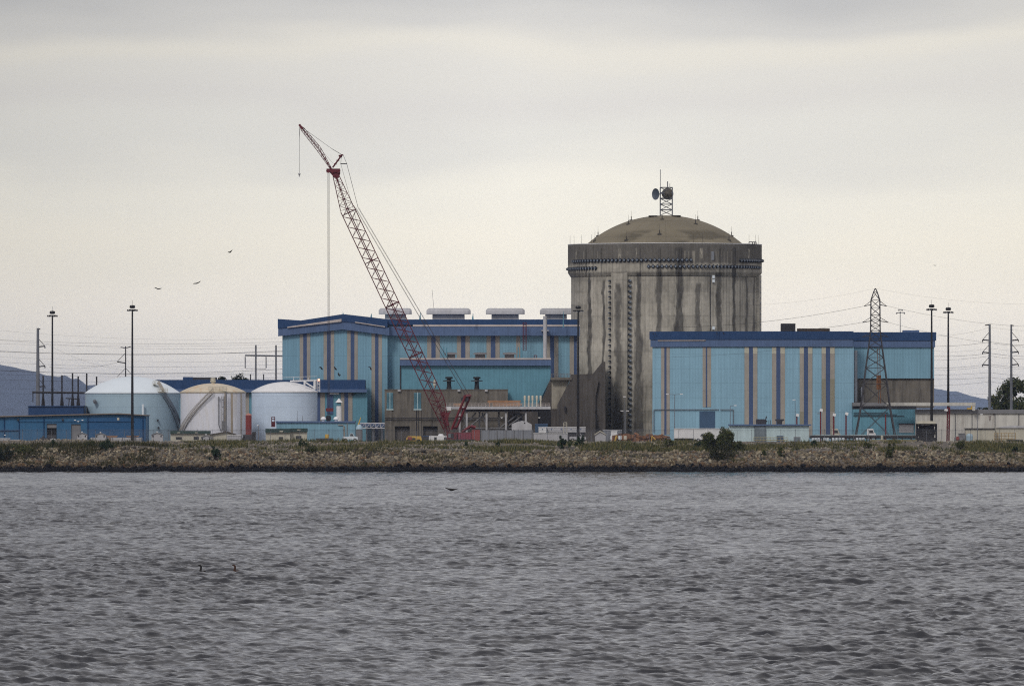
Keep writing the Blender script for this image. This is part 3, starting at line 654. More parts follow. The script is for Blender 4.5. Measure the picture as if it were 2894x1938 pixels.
# antenna tower on the dome
t = thing('antenna_tower', 'lattice antenna mast with two round dishes on top of the dome', 'antenna tower', at(1883, 609, YC)); mb = MB()
c = sx(1883, YC); w = 17 * (YC + DB) / F
z0, z1 = zt(609), zt(530)
crn = [(c - w, YC - w), (c + w, YC - w), (c + w, YC + w), (c - w, YC + w)]
for q in crn: mb.beam((*q, z0), (*q, z1), .16)
nb = 5
for i in range(nb):
    a, b = z0 + (z1 - z0) * i / nb, z0 + (z1 - z0) * (i + 1) / nb
    for j in range(4):
        p_, q_ = crn[j], crn[(j + 1) % 4]; mb.beam((*p_, b), (*q_, b), .11); mb.beam((*p_, a), (*q_, b), .075); mb.beam((*q_, a), (*p_, b), .075)
mb.build('lattice_mast', M['steelg'], t)
mb = MB(); mb.beam((c - w, YC - w, zt(532)), (c - w, YC - w, zt(480)), .10); mb.beam((c + .3, YC, z1), (c + .3, YC, zt(513)), .16); mb.beam((c + .8, YC, z1), (c + .8, YC, zt(519)), .08); mb.build('whip_antenna', M['steelg'], t)
def dish(px, py, r, dirv, m_):
    d = Vector(dirv).normalized(); q = d.to_track_quat('Z', 'Y'); mb = MB(); pr = [(r * i / 8, .35 * r * (i / 8) ** 2) for i in range(9)] + [(r * .98, .33 * r - .08), (.3, -.2), (.05, -.25)]
    b = MB(); b.lathe([(max(a, .01), z) for a, z in pr], (0, 0, 0), 32); b.tube((0, 0, 0), (0, 0, r * .7), .06, n=5); b.tube((0, 0, -.2), (0, 0, -1.0), .12, n=6)
    o = Vector(at(px, py, YC - 1.4)); mb.add([tuple(o + q @ Vector(v)) for v in b.v], b.f); mb.build('dish', m_, t, smooth=True)
dish(1857, 549, 1.30, (-.80, -.6, 0), mat('blue_grey_dish', (.085, .105, .14), .5, var=.15)); dish(1886, 548, 1.32, (.12, 1, .03), mat('brown_grey_dish_back', (.085, .075, .062), .7, var=.3, scale=2))

# ============================================================ turbine hall
Y = 950
t = thing('turbine_hall', 'long pale blue turbine hall with navy parapet, beige stripes and a low gable', 'turbine hall', gnd(1200, Y))
def stripes(mb, Y, lst, y0, y1, d=.07):
    for s in lst:
        a, b, cc, dd = s[:4]; t0 = s[4] if len(s) > 4 else y0; t1 = s[5] if len(s) > 5 else y1
        mb.pb(a, b, t0, t1, Y - d, d + .02, 1); mb.pb(b, cc, t0, t1, Y - d - .03, d + .05, 2); mb.pb(cc, dd, t0, t1, Y - d, d + .02, 1)
mb = MB(); mb.prism([(798, 1250), (798, 915), (968, 896), (1095, 910), (1095, 1250)], Y, 45, 0); mb.pb(1095, 1660, 906, 1250, Y + 3, 40, 0)
stripes(mb, Y, [(847, 857, 867, 877), (914.5, 924, 934.5, 944.5), (981, 991, 1001.5, 1011), (1050, 1060, 1069.5, 1079.5)], 928, 1250)
stripes(mb, Y + 3, [(1207, 1219, 1231, 1243), (1291, 1303, 1315, 1327.5), (1375, 1387, 1400, 1412), (1459, 1461, 1461.5, 1470), (1544, 1555, 1566, 1578), (1610, 1622, 1632, 1644)], 944, 1100)
mb.build('wall', [M['aqua'], M['beige'], M['stripe_blue']], t)
mb = MB(); mb.prism([(785, 928), (785, 901), (850, 905.5), (966, 888), (976, 888), (1095, 902), (1095, 925), (1000, 911), (965, 908.5)], Y - 1.1, 4, 0)
mb.pb(1095, 1660, 902.5, 918, Y + 1.6, 40, 0); mb.build('parapet', M['navy'], t)
mb = MB(); mb.prism([(786, 950), (786, 927), (810, 926), (965, 908), (1000, 910), (1100, 926), (1100, 948), (1080, 945), (968, 931)], Y - .9, 2.5, 0)
mb.pb(1100, 1660, 922.5, 948.5, Y + 1.4, 6, 0); mb.build('fascia', M['slate'], t)
mb = MB(); mb.prism([(812, 926.5), (965, 908.8), (965, 901), (812, 923.5)], Y - 1.3, .4, 0); mb.prism([(1003, 911.5), (1088, 924.5), (1088, 922), (1003, 909)], Y - 1.3, .4, 0); mb.pb(1167, 1660, 917.5, 922.5, Y + 1.3, 3, 0); mb.build('roof_trim', M['trim'], t)
def ventil(x0, x1, c0, c1):
    mb = MB(); s = (Y + 14 + DB) / F; n_ = 12; xa, xb = sx(x0, Y + 14), sx(x1, Y + 14); zt_, zb = sz(870, Y + 14), sz(887.5, Y + 14); r_ = zt_ - zb; ym = Y + 17.5
    nl = 40; V = []
    prof = [(math.cos(math.pi * i / 10) * 3.4, zb + math.sin(math.pi * i / 10) ** .6 * r_) for i in range(11)]
    for i in range(nl + 1):
        f_ = i / nl; x = xa + (xb - xa) * f_; e = min(1, min(f_, 1 - f_) * 9 + .45); k_ = (1 - .03 * (i % 4 == 0)) * e ** .5
        for yy, zz in prof: V.append((x, ym - yy * (.8 + .2 * e), zb + (zz - zb) * k_))
    fs = [(i * 11 + j, (i + 1) * 11 + j, (i + 1) * 11 + j + 1, i * 11 + j + 1) for i in range(nl) for j in range(10)] + [tuple(range(11)), tuple(nl * 11 + i for i in range(10, -1, -1))]
    fs += [(i * 11 + 10, (i + 1) * 11 + 10, (i + 1) * 11, i * 11) for i in range(nl)]
    mb.add(V, fs); h = mb.build('roof_ventilator', M['grey_l'], t, smooth=False)
    MB().box(sx(c0, Y + 15), sx(c1, Y + 15), ym - 2.4, ym + 2.4, sz(910, Y + 15), zb + .05).build('curb', M['grey_l'], h)
ventil(1070, 1163, 1088, 1147); ventil(1205, 1330, 1222, 1313); ventil(1373, 1483, 1389, 1466); ventil(1526, 1640, 1541, 1602)
MB().tube(P(1540.5, 1022, Y - 3), P(1540.5, 893, Y - 3), .44, n=14).build('exhaust_stack', M['grey_l'], t, smooth=True)
MB().box(sx(1530, Y - 3), sx(1551, Y - 3), Y - 3.2, Y + 2, sz(935.5, Y), sz(933, Y)).build('stack_bracket', M['grey_l'], t)
mb = MB()
for a in (1478.5, 1487): mb.beam(P(a, 990, Y), P(a, 911, Y), .12)
for i in range(14): mb.beam(P(1478.5, 912 + i * 6, Y), P(1487, 912 + i * 6, Y), .08)
mb.build('ladder', M['red_d'], t)
mb = MB(); 
for px, pb_, pt_ in ((1049, 898, 886), (1187, 903, 884), (1336, 903, 886), (1592, 925, 879), (969, 890, 884)): mb = MB(); mb.tube(P(px, pb_, Y - .5), P(px + (1 if px < 1500 else 0), pt_, Y - .5), .25 if px < 1500 else .16, .05, n=6); mb.build('lightning_rod', M['aqua_d'], t)
MB().tube(P(1226, 870, 966), P(1221, 818, 966), .035, n=5).build('whip_antenna', M['steelg'], t)
# lower heater wing
Y = 934
t = thing('heater_bay', 'lower pale blue wing with slate fascia in front of the long hall', 'building wing', gnd(1340, Y))
MB().prism([(1131, 1250), (1131, 1022), (1556, 1022), (1556, 1070), (1520, 1142), (1520, 1250)], Y, 14, 0).build('wall', M['aqua_d'], t)
MB().pb(1130, 1557, 1016, 1033, Y - .8, 15).build('fascia', M['slate'], t); MB().pb(1130, 1557, 1011.5, 1016, Y - .9, 15.2).build('roof_trim', M['trim'], t)
MB().tube(P(1131.5, 1033, Y - .3), P(1131.5, 1102, Y - .3), .12, n=6).build('downspout', M['char'], t)
for a, b in ((1256, 1292), (1337, 1377), (1420, 1459)):
    m_ = (a + b) / 2; mb = MB(); mb.pb(a + 6, b - 6, 1001, 1016, Y + 2, 3); mb.prism([(a, 1001.5), (a + 2, 997), (m_, 995), (b - 2, 997), (b, 1001.5)], Y + 1, 5); mb.build('roof_vent', M['grey'], t)
for a, tp in ((1253.5, 980), (1262, 981), (1465, 980), (1474.5, 982)): MB().tube(P(a, 1016, Y + 1), P(a, tp, Y + 1), .22, .1, n=7).build('vent_pipe', M['aqua_d'], t)
mb = MB()
for a in (1510, 1517): mb.beam(P(a, 1016, Y + .5), P(a, 1004, Y + .5), .1)
mb.beam(P(1510, 1004, Y + .5), P(1517, 1004, Y + .5), .1); mb.build('railing', M['red_d'], t)
# concrete auxiliary building
Y = 918
t = thing('concrete_building', 'weathered grey concrete block with two teal louvres and two black roof fans', 'concrete building', gnd(1260, Y))
mb = MB(); mb.prism([(1087, 1250), (1087, 1101), (1435, 1101), (1435, 1250), (1237, 1250), (1237, 1204), (1196, 1204), (1196, 1250), (1158, 1250), (1158, 1204), (1116, 1204), (1116, 1250)], Y, 15, 0)
mb.pb(1090, 1107, 1158, 1250, Y - .25, .4, 0); mb.pb(1172, 1190, 1158, 1250, Y - .25, .4, 0); mb.pb(1086, 1436, 1099.5, 1102, Y - .15, 15.3, 0)
mb.build('wall', M['conc'], t)
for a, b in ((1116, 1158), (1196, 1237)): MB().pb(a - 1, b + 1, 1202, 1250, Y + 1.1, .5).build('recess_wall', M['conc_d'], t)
for a, b in ((1093, 1111), (1170, 1190)):
    mb = MB(); m_ = (a + b) / 2
    for i in range(16): mb.pb(a, b, 1110 + i * 3, 1111.8 + i * 3, Y - .18, .2, 0)
    mb.pb(m_ - .8, m_ + .8, 1108, 1158, Y - .25, .2, 1); mb.pb(a - 1, b + 1, 1155.5, 1158.5, Y - .3, .3, 1); mb.build('louvre', [M['aqua_d'], M['mint']], t)
for m_ in (1269, 1347.5):
    mb = MB(); c = P(m_, 1101, Y + 5); s = (Y + 5 + DB) / F; mb.lathe([(8 * s, -.2), (7 * s, .4), (6 * s, 1.0), (6 * s, 1.9), (17 * s, 1.85), (16 * s, 2.05), (6.4 * s, 2.1), (6.4 * s, 2.4), (10.5 * s, 2.45), (10.5 * s, 2.8), (.05, 2.85)], c, 20); mb.build('roof_fan', M['black'], t, smooth=True)
for px in (1128, 1297, 1374): MB().pb(px - 4, px + 4, 1101, 1106, Y - .5, .5).build('wall_light', M['grey_l'], t)
mb = MB(); mb.beam(P(1087, 1181, Y - .35), P(1435, 1181, Y - .35), .13); mb.beam(P(1087, 1186, Y - .35), P(1435, 1186, Y - .35), .10); mb.beam(P(1177, 1158, Y - .35), P(1177, 1240, Y - .35), .12); mb.beam(P(1183, 1158, Y - .3), P(1183, 1240, Y - .3), .08); mb.build('conduit', M['char'], t)
MB().tube(P(1228, 1101, Y + 1), P(1228, 1076, Y + 1), .14, n=6).tube(P(1228, 1090, Y + 1), P(1228, 1073, Y + 1), .3, .2, n=8).build('vent_pipe', M['cream'], t)
MB().pb(1435, 1520, 1160, 1250, Y + 8, 3).build('lower_wall', M['conc_d'], t); MB().pb(1452, 1476, 1168, 1216, Y + 7.9, .2).build('opening_shade_panel', M['black'], t)  # dark concrete; shade under the deck is also put into wall and panel colour
# concrete stair and ramp structure beside the reactor building
Y = 926
t = thing('buttressed_annex', 'dark stained concrete annex with sloping walls at the reactor foot', 'concrete annex', gnd(1620, Y))
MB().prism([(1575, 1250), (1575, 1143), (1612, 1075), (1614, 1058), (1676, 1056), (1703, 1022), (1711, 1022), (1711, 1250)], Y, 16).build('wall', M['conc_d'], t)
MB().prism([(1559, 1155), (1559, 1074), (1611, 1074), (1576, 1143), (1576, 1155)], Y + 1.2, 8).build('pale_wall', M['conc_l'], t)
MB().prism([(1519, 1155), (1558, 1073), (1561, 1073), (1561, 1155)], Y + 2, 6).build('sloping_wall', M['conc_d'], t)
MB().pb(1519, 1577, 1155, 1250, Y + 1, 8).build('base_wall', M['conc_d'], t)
mb = MB(); mb.prism([(1648, 1250), (1648, 1075), (1692, 1075), (1683, 1120), (1683, 1250)], Y - .8, 1); mb.build('pilaster', M['conc_d'], t)
MB().pb(1556, 1616, 1066, 1073.5, Y - .3, 9).build('landing', M['conc'], t)
mb = MB()
for i in range(7): mb.beam(P(1558 + i * 9, 1066, Y), P(1558 + i * 9, 1056, Y), .08)
for y_ in (1056, 1061): mb.beam(P(1557, y_, Y), P(1614, y_, Y), .08)
mb.build('railing', M['grey'], t)
mb = MB(); mb.tube(P(1684, 1160, Y - 1), P(1685, 1190, Y - 1), .13, n=6); mb.tube(P(1685, 1190, Y - 1), P(1693, 1222, Y - 1), .16, n=6); mb.build('drain_pipe', M['black'], t)
MB().pb(1521, 1556, 1163, 1224, Y + .8, .3).build('opening_shade_panel', M['black'], t)  # black panel put in for the shade inside an opening
MB().tube(P(1597, 1148, Y - .5), P(1597, 1161, Y - .5), .28, n=8).build('wall_lamp', M['char'], t)

# ============================================================ deck on posts with timber and cylinders
Y = 902
t = thing('elevated_deck', 'pale concrete deck on posts and diagonal braces with a railing', 'deck', gnd(1410, Y))
MB().pb(1258, 1556, 1148, 1156, Y, 11).build('deck_slab', M['grey_l'], t); MB().pb(1305, 1556, 1156, 1163, Y + .6, 10).build('deck_beam', M['char'], t)
MB().pb(1258, 1275, 1150, 1159, Y - .4, 3).build('deck_edge', M['white'], t)
for i, (a, yy) in enumerate(((1299, 0), (1319, 0), (1375, 0), (1430, 0), (1486, 0), (1355, 7), (1410, 7), (1465, 7))):
    MB().box(sx(a - 2.6, Y + yy), sx(a + 2.6, Y + yy), Y + yy + 1, Y + yy + 1.5, ZG, sz(1156, Y)).build('post', M['grey_l'], t)
for i, (a, b) in enumerate(((1375, 1325), (1488, 1432), (1345, 1310), (1470, 1415), (1362, 1376), (1305, 1320))):
    MB().beam(P(a, 1166, Y + 2), P(b, 1207, Y + 2), .22).build('brace', M['grey'], t)
mb = MB()
for i in range(30): mb.beam(P(1262 + i * 10, 1149, Y + .2), P(1262 + i * 10, 1140, Y + .2), .05)
for y_ in (1140, 1144): mb.beam(P(1262, y_, Y + .2), P(1555, y_, Y + .2), .06)
mb.build('railing', M['trim'], t); MB().beam(P(1305, 1210, Y + 2), P(1490, 1210, Y + 2), .2).build('brace', M['grey'], t)
for k, (a, b, y0, y1, yy, lb) in enumerate(((1376, 1474, 1131, 1138, 4, 'upper long stack of orange timber on the deck'), (1392, 1475, 1138.5, 1147, 1.5, 'lower front stack of orange timber on the deck edge'), (1280, 1312, 1140, 1147, 2, 'short heap of pale orange timber at the left end of the deck'))):
    mb = MB(); rs = random.Random(k); h = (y1 - y0)
    for r_ in range(3):
        for q in range(4): mb.pb(a + rs.uniform(0, 5), b - rs.uniform(0, 6), y0 + r_ * h / 3 + .3, y0 + (r_ + 1) * h / 3 - .1, Y + yy + q * .5, .42)
    if k == 0: mb.pb(a + 6, a + 9, 1138, 1148, Y + yy, 2); mb.pb(b - 9, b - 6, 1138, 1148, Y + yy, 2)
    tag(mb.build('timber_stack', M['orange']), lb, 'timber stack')
cyls = ['leftmost of the five white vent cylinders standing on the deck', 'second white vent cylinder from the left on the deck', 'middle one of the five white vent cylinders on the deck', 'fourth white vent cylinder from the left on the deck', 'white vent cylinder half hidden by the sloping concrete wall']
for a, lb in zip((1483, 1494.5, 1505, 1517, 1528), cyls):
    mb = MB(); c = P(a, 1148, Y + 7); mb.lathe([(.17, 0), (.17, 1.2), (.24, 1.35), (.24, 2.2), (.20, 2.35), (.02, 2.38)], c, 14); tag(mb.build('vent_cylinder', M['cream'], smooth=True), lb, 'vent cylinder', 'white vent cylinders on the deck')

# ============================================================ navy-topped annex behind the tanks
Y = 936
t = thing('low_annex', 'low annex with a deep navy parapet behind the storage tanks', 'annex', gnd(745, Y))
mb = MB(); mb.pb(440, 1038, 1100, 1250, Y, 12, 0); stripes(mb, Y, [(686, 690, 690.5, 704), (893, 897, 905, 918), (963, 973, 984, 996)], 1108, 1250); mb.pb(924, 941, 1108, 1170, Y - .2, .3, 2); mb.build('wall', [M['aqua_d'], M['beige'], M['stripe_blue']], t)
MB().pb(430, 1032, 1073, 1100, Y - .9, 13).build('parapet', M['navy'], t); MB().pb(430, 1037, 1099.5, 1108.5, Y - 1.3, 14).build('fascia', M['slate'], t)
mb = MB(); mb.pb(517, 545, 1065, 1074, Y + 2, 5, 0); mb.pb(545, 612, 1066, 1074, Y + 2, 5, 1); mb.build('roof_plant', [M['navy'], M['char']], t)
MB().pb(932, 958, 1110, 1114.5, Y - .5, .5).build('strip_light', M['white'], t); MB().pb(993, 1001, 1111, 1116, Y - .6, .6).build('wall_light', M['char'], t)

# ============================================================ storage tanks
def tank(name, label, x0, x1, ytop, ypk, Y, wallm, topm, extra=None):
    cx = (x0 + x1) / 2; r = (x1 - x0) / 2 * (Y + DB) / F; X = sx(cx, Y); t = thing(name, label, 'storage tank', (X, Y, ZG)); ze = sz(ytop, Y - r * .2)
    mb = MB(); mb.lathe([(r, -.1), (r, ze - ZG)], (X, Y, ZG), 96); mb.build('shell', wallm, t, smooth=True)
    h = sz(ypk, Y) - ze; S = (r * r + h * h) / (2 * h); th = math.asin(r / S); pr = [(r + .12, -.25), (r + .14, 0)] + [(max(S * math.sin(th * (1 - i / 18)), .01), S * math.cos(th * (1 - i / 18)) - S * math.cos(th) + .02) for i in range(19)]
    MB().lathe(pr, (X, Y, ze), 96).build('dome_roof', topm, t, smooth=True)
    return t, X, r, ze
def stair(t, X, Y, r, a0, a1, z0, z1, m_, n_=40, w=.8):
    mb = MB()
    for rr_ in (r + .05, r + w):
        pts = [(X + rr_ * math.sin(a0 + (a1 - a0) * i / n_), Y - rr_ * math.cos(a0 + (a1 - a0) * i / n_), z0 + (z1 - z0) * i / n_) for i in range(n_ + 1)]
        for p_, q_ in zip(pts[:-1], pts[1:]): mb.beam(p_, q_, .09); mb.beam(Vector(p_) + Vector((0, 0, 1)), Vector(q_) + Vector((0, 0, 1)), .06)
    for i in range(n_ + 1):
        a = a0 + (a1 - a0) * i / n_; z = z0 + (z1 - z0) * i / n_; s, c_ = math.sin(a), math.cos(a)
        mb.beam((X + r * s, Y - r * c_, z), (X + (r + w) * s, Y - (r + w) * c_, z), .07); mb.beam((X + (r + w) * s, Y - (r + w) * c_, z), (X + (r + w) * s, Y - (r + w) * c_, z + 1), .05)
    mb.build('spiral_stair', m_, t)
def platform(t, px0, px1, py, Y, m_, h=8):
    mb = MB(); mb.pb(px0, px1, py, py + 1.5, Y, 1.6)
    n_ = 5
    for yy in (0, 1.6):
        for i in range(n_ + 1): q = px0 + (px1 - px0) * i / n_; mb.beam(P(q, py, Y + yy), P(q, py - h, Y + yy), .06)
        for k_ in (h, h / 2): mb.beam(P(px0, py - k_, Y + yy), P(px1, py - k_, Y + yy), .06)
    mb.build('platform', m_, t)
YT = 905
t, X, r, ze = tank('storage_tank', 'largest domed tank, pale blue, left of the rusty white tank', 241, 508, 1109, 1064, YT, M['tank_b'], M['tank_top'])
stair(t, X, YT, r, R(41), R(80), ze - .8, ZG + 1.8, M['steelg'], 44, .8)
platform(t, 432, 452, 1085, YT - r + 3.0, M['cream'], 8); platform(t, 446, 474, 1106, YT - r + 1.5, M['cream'], 9)
mb = MB(); mb.beam(P(448, 1080, YT - r + 3), P(462, 1104, YT - r + 2), .5); mb.build('ladder', M['beige'], t)
MB().tube(P(404, 1175, YT - r - .4), P(404, 1142, YT - r - .4), .26, n=10).build('vent_pipe', M['tank_top'], t)
MB().tube(P(267, 1133, YT - r * .7), P(270, 1137, YT - r * .7 - 1), .4, n=8).build('nozzle', M['steelg'], t)
for px, py in ((446, 1187), (448, 1208)): MB().tube(P(px, py, YT - r * .8), P(px, py, YT - r * .8 - 1), .22, n=8).build('gauge', M['char'], t)
YT = 893
t, X, r, ze = tank('storage_tank', 'white rust-streaked tank with a stained dome between the two blue tanks', 510, 694, 1107, 1083, YT, M['tank_w'], M['rusty_top'])
stair(t, X, YT, r, R(-68), R(2), ZG + 1.5, ze - .2, M['beige'], 46, .75)
platform(t, 590, 640, 1104, YT - r + .2, M['cream'], 11)
def panel_on(t, X, Y0, r, a0, a1, z0, z1, m_, off=.03, name='rust_run'):
    vs = []; n_ = 5
    for z in (z0, z1):
        for i in range(n_ + 1): a = a0 + (a1 - a0) * i / n_; vs.append((X + (r + off) * math.sin(a), Y0 - (r + off) * math.cos(a), z))
    MB().add(vs, [(i, i + 1, i + n_ + 2, i + n_ + 1) for i in range(n_)]).build(name, m_, t)
rust2 = mat('rust_wash_on_tank', (.50, .42, .33), .6, var=.12, streak=.25)
for a, b, z0 in ((636.5, 641, 0), (654, 660, 0), (681, 684, 0)):
    f_ = lambda q: math.asin((q - 602) / 92.0); panel_on(t, X, YT, r, f_(a), f_(b), ZG + .2, ze - .05, rust2)
mb = MB(); y_ = YT - r - .3
mb.beam(P(618, 1120, y_), P(618, 1200, y_), .14); mb.beam(P(618, 1200, y_), P(624, 1218, y_), .12); mb.beam(P(633, 1119, y_), P(633, 1218, y_), .16); mb.beam(P(627, 1119, y_), P(627, 1218, y_), .10); mb.beam(P(639, 1108, y_), P(639, 1218, y_), .22)
for i in range(5): mb.beam(P(627, 1130 + i * 20, y_), P(634, 1130 + i * 20, y_), .1)
mb.pb(627, 637, 1190, 1216, y_, .3); mb.pb(616.5, 620, 1120, 1129, y_ - .1, .3); mb.build('pipework', M['grey'], t)
mb = MB(); c = P(602, 1083, YT); s = (YT + DB) / F; mb.lathe([(5 * s, -.3), (5 * s, .25), (8 * s, .3), (8 * s, .6), (6.5 * s, .65), (6.5 * s, .85), (7.5 * s, .9), (6 * s, 1.15), (.02, 1.2)], c, 16); mb.build('roof_vent', M['cream'], t)
MB().tube(P(533, 1155, YT - r * .65), P(533, 1190, YT - r * .65), .06, n=5).build('gauge', M['char'], t)
YT = 908
t, X, r, ze = tank('storage_tank', 'blue-grey tank with a clean white dome, rightmost of the three', 711, 897, 1106, 1079, YT, M['tank_b2'], M['white'])  # white roof colour includes the light falling from above
mb = MB(); y_ = YT - 4
mb.beam(P(820, 1077, y_), P(895, 1075.5, y_), .25); mb.beam(P(861, 1076, y_), P(861, 1088, y_), .3); mb.beam(P(890, 1076, y_), P(890, 1100, y_), .45); mb.beam(P(862, 1080, y_), P(889, 1097, y_), .25)
for q in (830, 848, 871): mb.beam(P(q, 1076, y_), P(q, 1067, y_), .09)
mb.beam(P(785, 1067, y_), P(895, 1063, y_), .05); mb.build('roof_walkway', M['white'], t)
mb = MB()
for q in (897, 904): mb.beam(P(q, 1107, YT - 3), P(q, 1075, YT - 3), .1)
for i in range(8): mb.beam(P(897, 1077 + 4 * i, YT - 3), P(904, 1077 + 4 * i, YT - 3), .1)
mb.build('ladder', M['white'], t)
mb = MB(); mb.tube(P(901, 1075, YT - 3), P(901, 1071, YT - 3), .22, n=8); mb.build('beacon_lamp', lampm, t)
mb = MB(); c = P(703, 1250, 925); c.z = ZG; t = thing('red_tank', 'narrow red tank seen between the white tank and the right blue one', 'tank', tuple(c)); s = (925 + DB) / F
MB().lathe([(12 * s, 0), (12 * s, (1247 - 1173) * s)], c, 32).build('shell', M['redtank'], t, smooth=True); MB().lathe([(12.3 * s, 0), (.02, 6 * s)], (c.x, c.y, c.z + (1247 - 1173) * s), 32).build('cone_roof', mat('pale_red_roof', (.45, .2, .16), .6), t, smooth=True)

# ============================================================ long blue shed on the left
Y = 868
t = thing('long_shed', 'long dark blue metal shed with an open doorway at the left edge', 'shed', gnd(170, Y))
mb = MB(); mb.prism([(-260, 1250), (-260, 1185), (0, 1177), (250, 1171), (335, 1169), (412, 1174), (412, 1250), (228, 1250), (228, 1198), (201, 1198), (201, 1250), (160, 1250), (160, 1197), (132, 1197), (132, 1250)], Y, 20, 0)
mb.pb(249, 412, 1180, 1250, Y - .05, .1, 1); mb.build('wall', [M['blue'], M['blue_d']], t)
MB().prism([(-260, 1186), (-260, 1183), (0, 1175), (250, 1169), (335, 1167), (415, 1172), (415, 1174.5), (335, 1170), (250, 1172), (0, 1178)], Y - .7, 21).build('roof', M['tan'], t)
MB().pb(201, 228, 1198, 1252, Y + .3, .2).build('roller_door', M['grey'], t); MB().pb(132, 160, 1197, 1209, Y + .3, .2).build('roller_shutter', M['grey'], t); MB().pb(131, 161, 1196, 1252, Y + 5, .2).build('interior_shade_sheet', M['black'], t)  # black sheet stands in for the shade inside the open doorway
mb = MB()
for q in (12, 124, 248, 404): mb.beam(P(q, 1178, Y - .2), P(q, 1250, Y - .2), .14)
mb.beam(P(50, 1191, Y - .2), P(380, 1191, Y - .2), .08); mb.beam(P(0, 1217, Y - .2), P(54, 1216, Y - .2), .14); mb.beam(P(54, 1191, Y - .2), P(54, 1240, Y - .2), .12); mb.build('downspout', M['navy'], t)
for q, w_ in ((51, 5), (177, 5)): MB().pb(q - w_ / 2, q + w_ / 2, 1183, 1188, Y - .4, .4).build('wall_light', M['char'], t)
MB().pb(331, 337, 1180, 1187, Y - .15, .1).build('wall_sign', M['cream'], t)
for i, (a, b) in enumerate(((212, 1187), (221, 1190))): pass
t = thing('navy_shed', 'plain navy shed top showing above the long blue shed roof', 'shed', gnd(160, 892)); MB().pb(80, 239, 1148, 1250, 892, 10).build('wall', M['navy'], t); MB().pb(79, 240, 1146.5, 1148.5, 891.7, 10.6).build('roof_edge', M['navy'], t); MB().tube(P(238, 1146, 891.5), P(238, 1170, 891.5), .1, n=6).build('downspout', M['black'], t)

# little gabled kiosks
def kiosk(x0, x1, y0, Y, label):
    c = gnd((x0 + x1) / 2, Y); t = thing('pump_kiosk', label, 'kiosk', c, 'grey gabled kiosks by the fence'); m_ = (x0 + x1) / 2
    MB().prism([(x0 + 1, 1252), (x0 + 1, y0 + 5), (m_, y0 + 1), (x1 - 1, y0 + 5), (x1 - 1, 1252)], Y, 2.4).build('body', M['grey_l'], t)
    MB().prism([(x0, y0 + 6), (m_, y0), (x1, y0 + 6), (x1, y0 + 4.5), (m_, y0 - 1.5), (x0, y0 + 4.5)], Y - .2, 2.8).build('roof', M['grey'], t)
    for q in (x0 + 5, x1 - 6): MB().pb(q - 1.6, q + 1.6, y0 + 7, y0 + 11, Y - .12, .1).build('vent', M['black'], t)
    MB().tube(P(m_, y0 - .5, Y + .5), P(m_, y0 - 4, Y + .5), .16, n=8).build('lamp', M['white'], t)
kiosk(217, 247, 1223, 858, 'grey gabled kiosk before the closed roller door of the shed'); kiosk(268, 300, 1224, 858, 'grey gabled kiosk left of the orange planks'); kiosk(427, 461, 1223, 858, 'grey gabled kiosk between the shed and the long green-roofed hut'); kiosk(567, 598, 1230, 856, 'low grey gabled kiosk at the right end of the long hut')
t = thing('barrier_wall', 'low grey panel wall in front of the right half of the blue shed', 'wall', gnd(330, 861)); MB().pb(256, 402, 1236, 1252, 861, .4).build('panel', M['grey_l'], t)
for q in (262, 290, 318, 346, 374, 400): MB().pb(q - 1, q + 1, 1235, 1252, 860.9, .6).build('post', M['grey'], t)
mb = MB(); mb.pb(300, 332, 1230.5, 1232.5, 861, 1.2); mb.pb(302, 330, 1233, 1235.5, 861.1, 1); mb.pb(309, 312, 1235, 1252, 860.7, .2); tag(mb.build('plank_stack', M['orange']), 'orange planks on the barrier wall left of the tall black mast', 'timber')
mb = MB(); mb.pb(356, 393, 1231, 1233, 861, 1); mb.pb(358, 390, 1233.3, 1235, 861.1, .8); tag(mb.build('plank_stack', M['orange']), 'thin orange planks on the barrier wall beside the tall black mast', 'timber')
def container(name, label, cat, x0, x1, y0, Y, m_, trim, d=2.4, group=None, y1=1252, ribs=6):
    t = thing(name, label, cat, gnd((x0 + x1) / 2, Y), group); mb = MB(); mb.pb(x0, x1, y0 + 1.5, y1, Y, d); w = (x1 - x0) / ribs
    for i in range(ribs): mb.pb(x0 + w * (i + .2), x0 + w * (i + .75), y0 + 3, y1 - 2, Y - .05, .07)
    mb.build('body', M[m_], t); MB().pb(x0 - .6, x1 + .6, y0, y0 + 1.8, Y - .1, d + .2).build('roof', M[trim], t); return t
container('storage_box', 'pale container at the far left end of the yard', 'container', 0, 27, 1238, 857, 'grey_l', 'white')
container('storage_box', 'grey lower container beside the pale one at the left edge', 'container', 29, 56, 1242, 857, 'grey', 'grey_l')
mb = MB(); mb.pb(142, 160, 1243, 1252, 857, 2); mb.lathe([(.7, 0), (.5, .25), (.1, .35)], P(150, 1243, 858), 14); tag(mb.build('drum_cluster', M['grey_l']), 'small pale tank with a domed lid below the open doorway', 'tank')
mb = MB(); mb.pb(96, 113, 1244, 1252, 859, 1.5); mb.pb(112, 136, 1237, 1252, 859.2, 2); mb.tube(P(118, 1240, 860), P(124, 1232, 860), .25, n=6); mb.tube(P(100, 1246, 859.5), P(108, 1240, 859.5), .2, n=6); mb.pb(134, 157, 1229, 1252, 860.8, 1.5); tag(mb.build('machinery', M['char']), 'dark machinery piled before the open doorway', 'machinery')

